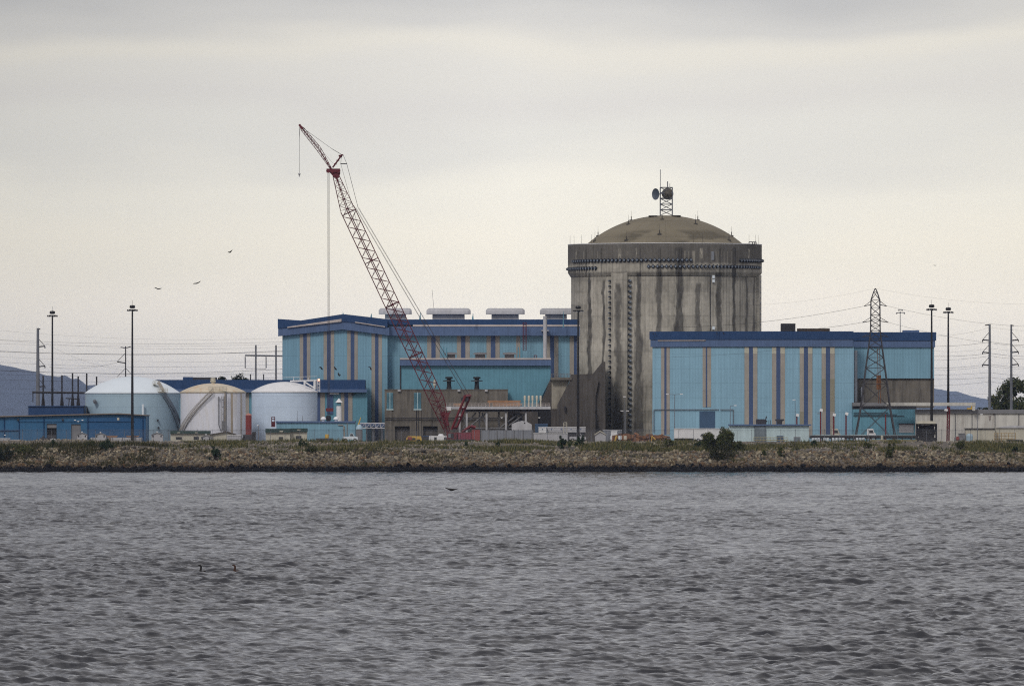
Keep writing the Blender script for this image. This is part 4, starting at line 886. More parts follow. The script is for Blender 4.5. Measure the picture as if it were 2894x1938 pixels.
# huts with green roof bands
def hut(label, x0, x1, yt, yb, Y, wins, signs, gable=None):
    t = thing('hut', label, 'hut', gnd((x0 + x1) / 2, Y), 'cream huts with green roof bands'); MB().pb(x0, x1, yb - 2, 1252, Y, 6).build('wall', M['cream'], t); MB().pb(x0 - 1, x1 + 1, yt, yb, Y - .5, 7).build('roof_band', M['green'], t)
    for a, b, c, d in wins:
        w = MB().pb(a - .8, b + .8, c - .8, d + .8, Y - .06, .1).build('window', M['char'], t); MB().pb(a, b, c, d, Y - .09, .05).build('pane', M['glass'], w)
    for a, b, c, d in signs: MB().pb(a, b, c, d, Y - .62, .12).build('roof_sign', M['cream'], t)
    return t
hut('long cream hut with a dark green roof band below the big blue tank', 482, 592, 1217, 1225, 862, [(498, 513, 1235, 1241), (548, 561, 1234, 1241)], [(501, 509, 1221, 1223), (551, 559, 1221, 1223)])
hut('cream hut with a green roof band below the right tank, left one of the pair', 751, 820, 1211, 1222, 861, [(789, 799, 1235, 1243)], [(790, 800, 1217, 1220)])
hut('cream hut with a green roof band beside the aqua workshop, right one of the pair', 821, 867, 1210, 1220, 863, [(837, 851, 1232, 1239)], [(840, 849, 1213, 1216)])
t = thing('gabled_hut', 'low cream hut with a sagging pale gable roof left of the black machine', 'hut', gnd(630, 864)); MB().prism([(594, 1252), (594, 1227), (640, 1221), (666, 1228), (666, 1252)], 864, 5).build('wall', M['cream'], t); MB().prism([(592, 1228), (594, 1226), (642, 1219), (668, 1227), (666, 1228), (642, 1221)], 863.5, 6).build('roof', M['bark'], t)
container('storage_box', 'pale lilac container beside the gabled hut', 'container', 642, 682, 1229, 860, 'grey_l', 'white')
t = thing('generator', 'black generator and upright drums below the red tank', 'generator', gnd(705, 859)); MB().pb(687, 711, 1228, 1247, 859, 2.5).build('body', M['char'], t); mb = MB(); mb.tube(P(684, 1247, 859), P(690, 1232, 859), .2, n=6); mb.build('tow_arm', M['black'], t); MB().pb(712, 723, 1220, 1247, 859, 1.4).build('drum', M['black'], t)
t = thing('lamp_post', 'short grey lamp post before the right blue-grey tank', 'lamp post', gnd(729, 866)); MB().tube(P(731, 1250, 866), P(730, 1202, 866), .09, n=6).build('post', M['grey'], t); MB().pb(726, 730, 1200, 1203, 865.9, .3).build('lamp_head', M['white'], t)

# aqua workshop
Y = 879
t = thing('workshop', 'small aqua workshop with a grey roof edge in front of the annex', 'workshop', gnd(890, Y)); MB().pb(781, 1003, 1192, 1252, Y, 10).build('wall', M['aqua'], t); MB().pb(779, 1004, 1189.5, 1194.5, Y - .3, 10.6).build('roof_edge', M['slate'], t)
mb = MB(); mb.beam(P(955, 1201, Y - .2), P(970, 1201, Y - .2), .14); mb.beam(P(972, 1203, Y - .2), P(974, 1244, Y - .2), .2); mb.beam(P(981, 1194, Y - .2), P(981, 1230, Y - .2), .1); mb.build('pipe', M['beige'], t)
for q in (914, 950):
    mb = MB(); c = P(q, 1190, Y + 3); mb.lathe([(.35, 0), (.35, .35), (.62, .4), (.55, .7), (.3, .95), (.02, 1.0)], c, 16); mb.build('roof_vent', M['white'], t, smooth=True)
for q, tp in ((840, 1160), (855, 1173)): MB().tube(P(q, 1190, Y + 2), P(q, tp, Y + 2), .07, .03, n=5).build('vent_pipe', M['grey'], t)
t = thing('silo', 'white silo with a pointed cone cap above the workshop roof', 'silo', gnd(958, 905)); s = (905 + DB) / F; c = P(958, 1190, 905); MB().lathe([(7.5 * s, -4.5), (7.5 * s, 43 * s), (.02, 43.2 * s)], c, 20).build('body', M['white'], t, smooth=True)
mb = MB(); c2 = P(958, 1137, 905)
for a in range(4): mb.beam((c2.x + .4 * math.cos(a * 1.57), c2.y + .4 * math.sin(a * 1.57), c2.z - .9), (c2.x + .4 * math.cos(a * 1.57), c2.y + .4 * math.sin(a * 1.57), c2.z + .1), .06)
mb.lathe([(.3, -.2), (.45, .05)], c2, 12); mb.build('cap_stand', M['char'], t); MB().lathe([(10.5 * s, 0), (.02, 12 * s), ], c2, 20).build('cone_cap', M['white'], t, smooth=True)
t = thing('scaffold_tower', 'small rusty red scaffold at the workshop left end', 'scaffold', at(772, 1206, 876)); mb = MB()
for q in (767.5, 776.5):
    for yy in (0, .7): mb.beam(P(q, 1206, 876 + yy), P(q, 1178, 876 + yy), .11)
for y_ in (1178, 1184, 1192, 1199): mb.beam(P(767.5, y_, 876), P(776.5, y_, 876), .1)
mb.pb(768, 777, 1192, 1206, 876.1, .5); mb.build('frame', M['red_d'], t)
t = thing('skip', 'low dark skip in front of the workshop', 'skip', gnd(916, 860)); MB().prism([(892, 1238), (941, 1238), (938, 1250), (896, 1250)], 860, 2).build('body', M['char'], t)
mb = MB(); c = P(924, 1238, 861); mb.lathe([(.42, 0), (.45, .1), (.42, .2), (.45, .45), (.42, .5), (.40, .75), (.3, .85), (.02, .86)], c, 16); tag(mb.build('yellow_drum', M['yellow']), 'yellow drum standing on the dark skip', 'drum')

# pipe rack, silo bin, van
t = thing('pipe_rack', 'grey steel truss pipe rack between workshop and concrete block', 'pipe rack', gnd(1052, 898)); mb = MB(); Y = 898
for y_ in (1196, 1210): mb.beam(P(1018, y_, Y), P(1087, y_, Y), .2); mb.beam(P(1018, y_, Y + 3), P(1087, y_, Y + 3), .2)
for i in range(5): mb.beam(P(1020 + 14 * i, 1196, Y), P(1020 + 14 * i, 1210, Y), .13); mb.beam(P(1020 + 14 * i, 1210, Y), P(1033 + 14 * i, 1196, Y), .1)
mb.build('truss', M['grey_l'], t)
for q in (1036, 1056, 1080): MB().beam(P(q, 1210, Y + 1), (sx(q, Y), Y + 1, ZG), .22).build('post', M['steelg'], t)
for i, y_ in enumerate((1200, 1204)): MB().tube(P(1018, y_, Y + 1.5), P(1087, y_, Y + 1.5), .18, n=8).build('pipe', M['slate'], t)
t = thing('silo_bin', 'grey round bin with a pale dome and yellow spout right of the workshop', 'bin', gnd(1015, 872)); s = (872 + DB) / F; c = gnd(1015, 872); MB().lathe([(9.5 * s, 0), (9.5 * s, 2.6), (.02, 2.65)], c, 20).build('body', M['grey'], t, smooth=True); mb = MB(); mb.lathe([(9.5 * s, 2.65), (8 * s, 3.2), (4 * s, 3.6), (.02, 3.7)], c, 20); mb.build('dome', M['tank_b'], t, smooth=True); MB().tube((c[0] - .2, c[1], ZG + 3.4), (c[0] + .35, c[1], ZG + 5.2), .16, .08, n=8).build('spout', M['yellow'], t)

def vehicle(label, cat, px, Y, L_, body, kind, face=1, group=None):
    """side-on vehicle; L_ metres long"""
    X = sx(px, Y); name = {'pickup': 'pickup_truck', 'van': 'van', 'truck': 'truck'}[kind]; t = thing(name, label, cat, (X, Y, ZG), group); W = 1.9
    f = face; hx = L_ / 2
    def prof(pts, y0, y1, nm, m_, d=0, bev=True):
        pp = [(X + f * a * hx, b + ZG) for a, b in pts]; mb = MB(); ar = sum(pp[i][0] * pp[(i + 1) % len(pp)][1] - pp[(i + 1) % len(pp)][0] * pp[i][1] for i in range(len(pp)))
        if ar < 0: pp.reverse()
        n = len(pp); mb.add([(x, Y + y0, z) for x, z in pp] + [(x, Y + y1, z) for x, z in pp], [tuple(range(n)), tuple(range(2 * n - 1, n - 1, -1))] + [(i, i + n, (i + 1) % n + n, (i + 1) % n) for i in range(n)])
        return mb.build(nm, m_, t)
    if kind == 'pickup': pts = [(-1, .45), (-1, 1.0), (-.98, 1.05), (-.12, 1.08), (-.05, 1.75), (.30, 1.78), (.52, 1.15), (.93, 1.0), (1, .85), (1, .45)]; win = [(-.02, 1.15), (.01, 1.66), (.28, 1.68), (.45, 1.17)]
    elif kind == 'van': pts = [(-1, .4), (-1, 2.0), (-.95, 2.15), (.35, 2.15), (.62, 1.35), (.95, 1.1), (1, .9), (1, .4)]; win = [(.02, 1.35), (.02, 1.95), (.32, 1.95), (.52, 1.38)]
    else: pts = [(.35, .6), (.35, 2.6), (.42, 2.75), (.8, 2.75), (.9, 1.9), (1, 1.75), (1, .6)]; win = [(.5, 1.8), (.5, 2.45), (.78, 2.45), (.85, 1.8)]
    prof(pts, 0, W, 'body', M[body])
    prof(win, -.02, .01, 'window', M['glass'])
    if kind == 'truck': prof([(-1, .8), (-1, 1.05), (.35, 1.05), (.35, .8)], .3, W - .3, 'chassis', M['char']); prof([(-.95, 1.06), (-.95, 1.5), (.25, 1.5), (.25, 1.06)], 0, W, 'cargo_bed', M['mint'])
    for a in (-.62, .62):
        for yy in (.0, W - .25):
            mb = MB(); mb.tube((X + f * a * hx, Y + yy - .03, ZG + .36), (X + f * a * hx, Y + yy + .25, ZG + .36), .36, n=14); w = mb.build('wheel', M['black'], t)
            MB().tube((X + f * a * hx, Y + yy - .05, ZG + .36), (X + f * a * hx, Y + yy + .27, ZG + .36), .18, n=10).build('rim', M['grey_l'], w)
    return t
vehicle('white van parked at the right end of the aqua workshop', 'van', 990, 858, 2.6 * 1.25, 'tank_top', 'pickup', 1)
vehicle('white pickup truck parked left of the widest bush', 'pickup truck', 1992, 853, 4.6, 'white', 'pickup', -1)

# ============================================================ yard objects near the crane
t = thing('loader', 'yellow and red loader parked left of the white trailer', 'loader', gnd(1168, 868)); Y = 868
MB().prism([(1148, 1250), (1148, 1238), (1153, 1232), (1190, 1232), (1192, 1242), (1190, 1250)], Y, 2).build('body', M['yellow'], t); MB().prism([(1152, 1243), (1152, 1234), (1164, 1234), (1164, 1243)], Y - .1, .2).build('side_panel', M['redtank'], t); MB().pb(1165, 1174, 1237, 1243, Y - .1, .2).build('window', M['glass'], t)
for q in (1154, 1183): MB().tube(P(q, 1246, Y - .2), P(q, 1246, Y + .3), .42, n=14).build('wheel', M['black'], t)
MB().prism([(1141, 1248), (1141, 1240), (1147, 1236), (1149, 1248)], Y, 2).build('bucket', M['char'], t)
container('storage_box', 'dark teal container between the loader and the white trailer', 'container', 1193, 1212, 1231, 868, 'char', 'navy')
t = thing('trailer', 'small white office trailer with a domed roof unit beside the crane', 'trailer', gnd(1237, 872)); Y = 872; MB().pb(1212, 1262, 1231, 1246, Y, 2.6).build('body', M['white'], t); MB().pb(1213, 1261, 1246, 1252, Y + .3, 2).build('skirt', M['grey_l'], t)
for a, b in ((1227, 1234), (1255, 1262)): MB().pb(a, b, 1235, 1243, Y - .06, .08).build('window', M['glass'], t)
MB().lathe([(.62, 0), (.6, .2), (.4, .38), (.02, .42)], P(1246, 1231, Y + 1), 16).build('roof_unit', M['white'], t, smooth=True)
t = thing('sheet_fence', 'blue-grey corrugated sheet fence right of the crane', 'fence', gnd(1430, 872)); MB().pb(1361, 1503, 1215, 1252, 872, .25).build('sheeting', M['grey_b'], t)
for q in (1360, 1381, 1405, 1429, 1452, 1478, 1504): MB().pb(q - 1, q + 1, 1213, 1252, 871.8, .5).build('post', M['grey'], t)
t = thing('arched_shelter', 'white arched shelter standing behind the grey sheet fence', 'shelter', gnd(1475, 880)); MB().prism([(1447, 1250), (1446, 1198), (1460, 1192), (1475, 1188.5), (1490, 1192), (1503, 1199), (1502, 1250)], 880, 6).build('body', M['grey_l'], t); MB().pb(1481, 1484, 1193, 1196, 879.9, .2).build('vent', M['char'], t)
def trailer(label, x0, x1, y0, y1, Y, n_, m_='white', group=None):
    t = thing('site_trailer', label, 'trailer', gnd((x0 + x1) / 2, Y), group); MB().pb(x0, x1, y0 + 1, y1, Y, 3).build('body', M[m_], t); MB().pb(x0 - .5, x1 + .5, y0, y0 + 1.5, Y - .1, 3.2).build('roof', M['white'], t); MB().box(sx(x0 + 2, Y), sx(x1 - 2, Y), Y + .4, Y + 2.6, ZG, sz(y1, Y)).build('undercarriage', M['char'], t)
    for i in range(n_): q = x0 + (x1 - x0) * (i + .5) / n_; MB().pb(q - 1.5, q + 1.5, y0 + 5, y0 + 8, Y - .05, .06).build('window', M['slate'], t)
    return t
trailer('long bluish white trailer crossing behind the central black mast', 1545, 1655, 1206, 1221, 893, 4, 'grey_l'); trailer('short white box trailer at the left end of the long one', 1522, 1544, 1206, 1222, 890, 1)
t = thing('low_wall', 'low white panel wall below the long trailer', 'wall', gnd(1560, 880)); MB().pb(1508, 1604, 1225, 1250, 880, .4).build('panel', M['grey_l'], t); MB().pb(1507, 1605, 1223.5, 1225.5, 879.9, .6).build('coping', M['white'], t)
container('storage_box', 'blue container in the dark gap under the deck end', 'container', 1512, 1548, 1197, 905, 'bluegl', 'slate', y1=1222)
vehicle('white truck cab parked right beside the central mast', 'pickup truck', 1633, 876, 3.6, 'grey_l', 'pickup', 1)
mb = MB()
for q in (1593, 1602): mb.beam(P(q, 1212, 886), P(q, 1194, 886), .1)
for y_ in (1194, 1200): mb.beam(P(1593, y_, 886), P(1602, y_, 886), .1)
mb.beam(P(1593, 1212, 886), (sx(1593, 886), 886, ZG), .1); mb.beam(P(1602, 1212, 886), (sx(1602, 886), 886, ZG), .1); tag(mb.build('access_ladder', M['cream']), 'cream access ladder frame standing behind the long trailer', 'ladder')
t = thing('gabled_hut', 'tiny grey gabled hut left of the grey containers by the reactor', 'hut', gnd(1697, 866)); MB().prism([(1682, 1252), (1682, 1228), (1696, 1219), (1712, 1228), (1712, 1252)], 866, 3).build('wall', M['grey_l'], t); MB().prism([(1680, 1229), (1696, 1219), (1714, 1229), (1714, 1227), (1696, 1216.5), (1680, 1227)], 865.7, 3.6).build('roof', M['cream'], t)
container('storage_box', 'blue-grey container below the right tendon column', 'container', 1704, 1757, 1214, 876, 'grey_b', 'grey_l'); container('storage_box', 'white box standing before the blue-grey container', 'container', 1727, 1744, 1217, 872, 'white', 'white', ribs=2)
# rusty scrap heap
rs = random.Random(5); mb = MB()
for i in range(120):
    q = rs.uniform(1728, 1886); y_ = rs.uniform(1229, 1250); Y_ = rs.uniform(858, 866); a = P(q, y_, Y_); b = a + Vector((rs.uniform(-1.2, 1.2), rs.uniform(-.6, .6), rs.uniform(-.5, .5)))
    if rs.random() < .55: mb.beam(a, b, rs.uniform(.15, .45))
    else: mb.box(a.x, a.x + rs.uniform(.5, 1.6), Y_, Y_ + 1, a.z - .5, a.z + rs.uniform(0, .4))
mb.pb(1728, 1886, 1236, 1254, 866, 1); tag(mb.build('scrap_heap', M['scrap']), 'long heap of rusty brown scrap steel below the reactor building', 'scrap heap')
for q, w_, m_, lb in ((1727.5, 5, 'white', 'small white cabinet left of the blue panel in the scrap yard'), (1752, 9, 'tank_top', 'small pale blue panel standing before the rusty scrap'), (1767, 8, 'cream', 'small cream cabinet right of the blue panel')): tag(MB().pb(q - w_ / 2, q + w_ / 2, 1231, 1241, 857, .5).pb(q - 1, q + 1, 1241, 1254, 857.1, .3).build('cabinet', M[m_]), lb, 'cabinet')
mb = MB(); mb.beam(P(1736, 1254, 856), P(1743, 1230, 856), .25); tag(mb.build('yellow_boom', M['yellow']), 'thin yellow boom leaning left of the blue panel', 'boom')
mb = MB(); mb.beam(P(1842, 1232, 857), P(1852, 1242, 857), .2); mb.beam(P(1842, 1232, 857), P(1840, 1254, 857), .12); tag(mb.build('yellow_boom', M['yellow']), 'thin yellow boom at the right end of the rusty scrap', 'boom')

# ============================================================ right-hand blue building
Y = 898
t = thing('fuel_building', 'large pale blue building with navy parapet and beige stripes at right', 'building', gnd(2200, Y))
def lwall(mb, pts, z0, z1, d, mi, off=0):        # pts: list of (px,Y) corners; thin wall strips following the angled front
    pass
A = Vector((sx(1844, 904), 904)); B = Vector((sx(2035, Y), Y))
def seg(mb, f0, f1, py0, py1, off, th, mi):      # strip on the angled left face, f along A->B; rows measured at Y
    d = (B - A).normalized(); n_ = Vector((d.y, -d.x)); n_ = n_ if n_.y < 0 else -n_
    p0 = A + (B - A) * f0 + n_ * off; p1 = A + (B - A) * f1 + n_ * off; q0, q1 = p0 - n_ * th, p1 - n_ * th
    z0, z1 = sz(py1, 901), sz(py0, 901)
    vs = [(p0.x, p0.y, z0), (p1.x, p1.y, z0), (q1.x, q1.y, z0), (q0.x, q0.y, z0), (p0.x, p0.y, z1), (p1.x, p1.y, z1), (q1.x, q1.y, z1), (q0.x, q0.y, z1)]
    mb.add(vs, [(0, 3, 2, 1), (4, 5, 6, 7), (0, 1, 5, 4), (1, 2, 6, 5), (2, 3, 7, 6), (3, 0, 4, 7)], mi)
fx = lambda q: (q - 1844) / (2035 - 1844)
zr0 = sz(939, 901)
mb = MB(); a3 = (A.x, A.y); b3 = (B.x, B.y); c3 = (sx(2413, Y), Y); d3 = (sx(2413, Y), Y + 32); e3 = (A.x + 2, A.y + 20)
ring = [a3, b3, c3, d3, e3]; n_ = 5; vs = [(x, y, ZG - .2) for x, y in ring] + [(x, y, sz(978, 901)) for x, y in ring]; mb.add(vs, [(i, (i + 1) % n_, (i + 1) % n_ + n_, i + n_) for i in range(n_)] + [tuple(range(n_, 2 * n_))], 0)
for s in ((1869, 1878, 1884, 1893, 1228), (1986, 1995, 1999, 2010, 1150)):
    for a, b, mi, o in ((s[0], s[1], 1, .06), (s[1], s[2], 2, .09), (s[2], s[3], 1, .06)): seg(mb, fx(a), fx(b), 980, s[4], o, .05, mi)
stripes(mb, Y, [(2104, 2117, 2128, 2140.5), (2181.5, 2194, 2205.5, 2218.5), (2260, 2272, 2283.5, 2296), (2322, 2334, 2346, 2359)], 980, 1235, .07)
for q in (2104, 2128, 2181.5, 2205.5, 2260, 2283.5, 2322, 2346): mb.pb(q, q + 12.5, 980, 999, Y - .085, .05, 3)
for q, y0_, y1_ in ((2260, 1163, 1235), (2322, 1070, 1162), (2346, 1070, 1162)): mb.pb(q, q + 12.5, y0_, y1_, Y - .085, .05, 4)
mb.build('wall', [M['aqua_j'], M['beige'], M['stripe_blue'], mat('fresh_beige_panel', (.50, .48, .39), .6, var=.05), mat('olive_beige_panel', (.27, .25, .19), .6, var=.05)], t)
def band(nm, px0, px1, y0, y1, off, m_):
    mb = MB(); seg(mb, fx(px0), 1.004, y0, y1, off, 1.0, 0); za, zb = sz(y1, 901), sz(y0, 901); mb.box(B.x - .1, sx(px1, Y), Y - off, Y + 2, za, zb)
    mb.box(A.x + .8, sx(px1, Y) - .5, Y + 26, Y + 30, za, zb) if nm == 'parapet' else None
    mb.build(nm, m_, t)
band('parapet', 1838, 2412, 936.5, 959, .55, M['navy']); band('fascia', 1840, 2411, 959, 980, .38, M['slate'])
mb = MB(); seg(mb, fx(1862), .8, 961, 963, .6, .2, 0); mb.build('roof_trim', M['trim'], t)
MB().add([(A.x, A.y + .4, sz(945, 901)), (B.x, B.y + .4, sz(945, 901)), (sx(2645, Y), Y + 9, sz(945, 901)), (sx(2645, Y), Y + 34, sz(945, 901)), (A.x + 2, A.y + 20, sz(945, 901))], [(0, 1, 2, 3, 4)]).build('roof', M['char'], t)
mb = MB(); seg(mb, fx(1977), fx(2021), 1162, 1225, .04, .3, 0); mb.build('door', M['bluegl'], t)
mb = MB(); seg(mb, fx(1849), fx(2072) if 0 else .985, 1156, 1158, .3, .12, 0); seg(mb, fx(1848), fx(1850), 1158, 1222, .3, .1, 0); mb.box(B.x, sx(2072, Y), Y - .3, Y - .2, sz(1158, Y), sz(1156, Y)); mb.box(sx(2071, Y), sx(2073, Y), Y - .3, Y - .2, sz(1200, Y), sz(1156, Y)); mb.build('conduit', M['steelg'], t)
# set-back right section
Y2 = 904
mb = MB(); mb.pb(2411, 2640, 978, 1069, Y2, 28, 0); mb.build('upper_wall', M['aqua'], t); MB().pb(2411, 2640, 1069, 1152, Y2 + .5, 27).build('lower_wall', M['conc'], t)
MB().pb(2412, 2646, 938.5, 962, Y2 - .6, 29).build('side_parapet', M['navy'], t); MB().pb(2412, 2643, 962, 981, Y2 - .4, 29).build('side_fascia', M['slate'], t)
mb = MB(); mb.pb(2208, 2248, 914, 938, Y + 10, 6, 0)
for i in range(4): mb.pb(2207.5, 2248.5, 915 + i * 6, 917 + i * 6, Y + 9.9, .2, 0)
mb.build('roof_louvre_unit', M['char'], t); MB().pb(2254, 2345, 928, 938, Y + 12, 4).build('roof_unit', M['bark'], t); MB().pb(2552, 2598, 933, 941, Y2 + 6, 4).build('roof_duct', M['slate'], t)
mb = MB(); mb.pb(2415, 2423, 990, 1136, Y2 - .4, .35); mb.pb(2433, 2440, 1094, 1137, Y2 - .3, .7); mb.build('duct', M['grey_l'], t)
for px, py in ((1846, 943), (1853, 943), (2026, 941), (2045, 941)):
    Yq = 902.6 if px < 1900 else Y - .7; MB().tube(P(px, py, Yq), P(px, py, Yq - .12), .13, n=8).build('parapet_lamp', M['black'], t)
# lower teal block, beam, cream hall
Y = 892
t = thing('teal_block', 'low teal block with a grey roof edge behind the lattice pylon', 'building', gnd(2500, Y)); mb = MB(); mb.pb(2410, 2588, 1156, 1252, Y, 12, 0); mb.build('wall', M['aqua_d'], t); MB().pb(2410, 2504, 1137, 1147, Y - .3, 11).build('roof_edge', M['grey'], t); MB().pb(2410, 2590, 1147, 1156.5, Y + .3, 11).build('painted_shade_band', M['char'], t)  # charcoal band painted as the shade under the roof edge
MB().pb(2541, 2582, 1198, 1222, Y - .1, .15).build('garage_door', M['grey_l'], t); MB().pb(2540, 2583, 1196, 1199, Y - .3, .4).build('door_hood', M['char'], t)
mb = MB()
for y_ in (1166, 1175, 1171): mb.beam(P(2412, y_, Y - .2), P(2480 + (y_ - 1160) * 5, y_, Y - .2), .1)
mb.build('conduit', M['char'], t)
t = thing('overhead_beam', 'long white concrete beam crossing above the cream hall roof', 'beam', gnd(2630, 887)); MB().pb(2503, 2757, 1137, 1146.5, 887, 1.2).build('girder', M['creamw'], t)
for q in (2752,): MB().box(sx(q - 4, 887), sx(q + 4, 887), 887.05, 888.1, sz(1160, 887), sz(1146.5, 887)).build('pier', M['creamw'], t)
tag(MB().pb(2733, 2751, 1152, 1157, 890, 1).pb(2744, 2748, 1144, 1152, 890, .8).build('roof_machine', M['yellow']), 'small yellow machine on the cream hall roof by the beam end', 'machine')
Y = 889
t = thing('cream_hall', 'long low cream hall with a flat grey roof at the right edge', 'hall', gnd(2760, Y)); MB().pb(2588, 3150, 1166, 1252, Y, 22).build('wall', M['creamw'], t); MB().prism([(2587, 1168), (2587, 1157), (2640, 1156), (3152, 1158), (3152, 1168.5)], Y - .35, 22.8).build('roof', M['grey'], t)
for q in (2747, 2879, 2700, 2812): MB().beam(P(q, 1168, Y - .12), P(q, 1235, Y - .12), .1).build('downspout', M['grey'], t)
for px, py, w_, h_ in ((2798, 1175, 8, 17), (2809, 1170, 5, 5)):
    MB().prism([(px - w_ / 2, py), (px + w_ / 2, py - 2), (px + w_ * .3, py + h_ * .5), (px, py + h_), (px - w_ * .35, py + h_ * .6)], Y - .03, .03).build('damp_patch', mat('damp_stain', (.24, .21, .2), .9, var=.3), t)
for i, (lb, x0, x1, y0, Y, m_) in enumerate((('low cream shed with a thin dark eave right of the red lattice mast', 2729, 2812, 1211, 864, 'cream'), ('yellowish cream shed with a low curved roof at the right edge', 2812, 2960, 1207, 867, 'cream'))):
    t = thing('low_shed', lb, 'shed', gnd((x0 + x1) / 2, Y)); MB().pb(x0, x1, y0, 1252, Y, 5).build('wall', M[m_], t)
    (MB().pb(x0 - 2, x1 + 1, y0 - 1.5, y0 + .8, Y - .3, 5.6) if i == 0 else MB().prism([(x0, y0 + 2), (x0 + 30, y0 - 3), (x0 + 60, y0 - 5), (x1, y0 - 1), (x1, y0 + 2)], Y - .3, 5.6)).build('roof', M['char' if i == 0 else 'grey_l'], t)
MB  # sheds done
t = thing('yellow_scaffold', 'yellow handrail scaffold before the right-hand cream shed', 'scaffold', gnd(2840, 858)); mb = MB(); Y = 858
for i in range(7): mb.beam(P(2810 + 10 * i, 1252, Y), P(2810 + 10 * i, 1223, Y), .09)
for y_ in (1224, 1231, 1240): mb.beam(P(2810, y_, Y), P(2870, y_, Y), .08)
mb.build('frame', mat('dull_yellow_rail', (.38, .26, .1), .6), t)
tag(MB().pb(2808, 2834, 1247, 1253.5, 852, 1.5).pb(2810, 2832, 1246, 1247.5, 852.2, 1.1).build('orange_barrier', mat('orange_red_plastic', (.5, .09, .03), .5)), 'orange-red barrier on the ground below the yellow scaffold', 'barrier')
mb = MB()
for i in range(6): mb.tube(P(2842 + i * 3, 1250 - (i % 3) * 3, 852), P(2880 + i * 2, 1251 - (i % 3) * 3, 853), .22, n=8)
tag(mb.build('pipe_pile', M['char']), 'dark pipes piled on the ground right of the orange barrier', 'pipe pile')
mb = MB(); c = gnd(2740, 860); mb.lathe([(.7, 0), (.75, 1.2), (.55, 1.6), (.02, 1.75)], c, 14); tag(mb.build('poly_tank', M['tank_b']), 'squat pale blue tank before the cream shed wall', 'tank')
container('storage_box', 'grey skip box left of the first cream shed', 'container', 2710, 2728, 1224, 862, 'grey', 'grey')
t = thing('machine', 'brown and grey compressor beside the small blue tank', 'machine', gnd(2709, 858)); MB().pb(2698, 2720, 1236, 1251, 858, 2).build('body', M['grey'], t); MB().tube(P(2706, 1238, 857.8), P(2706, 1238, 858.3), .4, n=12).build('reel', M['redtank'], t)

# mint building, white trailer
Y = 862
t = thing('mint_building', 'pale mint flat-roofed building with a dark middle bay', 'building', gnd(2175, Y)); mb = MB(); mb.pb(2062, 2286, 1201, 1253, Y, 8, 0); mb.pb(2132, 2164, 1203, 1253, Y - .25, .3, 1); mb.build('wall', [M['mint'], M['mint_d']], t)
MB().pb(2060, 2293, 1198.5, 1202.5, Y - .6, 9).build('roof_edge', M['slate'], t); MB().pb(2195, 2214, 1231, 1252, Y - .06, .1).build('door', M['bluegl'], t); w = MB().pb(2243, 2262, 1234, 1252, Y - .06, .1).build('window', M['grey'], t); MB().pb(2245, 2260, 1236, 1250, Y - .09, .05).build('pane', M['mint_d'], w)
mb = MB(); mb.prism([(2138, 1200), (2137, 1184), (2160, 1184), (2170, 1190), (2166, 1193), (2166, 1200)], Y + 3, 3); mb.tube(P(2163, 1190, Y + 3), P(2166, 1176, Y + 3), .14, n=6); mb.build('roof_unit', M['char'], t)
MB().prism([(2191, 1188), (2192, 1184), (2216, 1184), (2217, 1188), (2211, 1190), (2210, 1200), (2197, 1200), (2196, 1190)], Y + 3, 2).build('roof_fan', M['char'], t)
for q in (2173, 2178): MB().tube(P(q, 1200, Y + 3), P(q, 1187, Y + 3), .07, n=5).build('vent_pipe', M['char'], t)
mb = MB()
for y_ in (1236, 1243): mb.beam(P(2130, y_, Y - 1.2), P(2225, y_, Y - 1.2), .09)
for i in range(11): mb.beam(P(2130 + 9.5 * i, 1236, Y - 1.2), P(2130 + 9.5 * i, 1253, Y - 1.2), .05)
tag(mb.build('handrail', mat('faded_yellow_rail', (.42, .36, .16), .6)), 'faded yellow handrail before the dark bay of the mint building', 'handrail')
trailer('long white box trailer left of the mint building', 1905, 2062, 1210, 1238, 868, 0)

# black guard rail pipe, truck cabs, machine
t = thing('pipeline', 'long black pipeline on short stands before the teal block', 'pipeline', gnd(2440, 858)); mb = MB(); mb.tube(P(2288, 1234, 858), P(2592, 1234, 858), .34, n=10); mb.build('pipe', M['black'], t)
for i in range(12): MB().beam(P(2300 + 25 * i, 1234, 858), (sx(2300 + 25 * i, 858), 858, ZG), .2).build('stand', M['char'], t)
MB().pb(2290, 2590, 1229, 1231.5, 859, .4).build('walkway', M['mint'], t)
t = thing('low_barrier', 'low yellowish concrete barrier below the black pipeline', 'barrier', gnd(2520, 855)); MB().pb(2460, 2592, 1242, 1252, 855, .5).build('body', mat('yellow_grey_block', (.25, .22, .12), .8, var=.3, scale=1.5), t)
for i, (a, b, lb) in enumerate(((2294, 2318, 'pale blue drum row below the left red floodlight pole'), (2326, 2344, 'pale blue tote below the first truck cab'), (2350, 2388, 'pale blue drum row below the second floodlight pole'), (2418, 2445, 'aqua tote at the left end of the concrete barrier'), (2487, 2499, 'small white cabinet standing on the concrete barrier'))):
    mb = MB(); n_ = max(1, int((b - a) / 8))
    for k in range(n_): mb.lathe([(.28, 0), (.3, .1), (.28, .5), (.3, .55), (.28, .9), (.02, .92)], (sx(a + (b - a) * (k + .5) / n_, 856), 856, ZG - .1 if i < 4 else ZG + .4), 10)
    tag(mb.build('drum_row', M['tank_top' if i != 4 else 'cream'], smooth=True), lb, 'drums')
vehicle('cream lorry cab between the first and second red floodlight poles', 'truck', 2338, 866, 5.6, 'cream', 'truck', 1); vehicle('white lorry cab left of the pylon foot', 'truck', 2438, 866, 5.6, 'white', 'truck', 1)
t = thing('travel_lift', 'black framed travel lift with a cream canopy top', 'travel lift', gnd(2620, 856)); Y = 856
mb = MB()
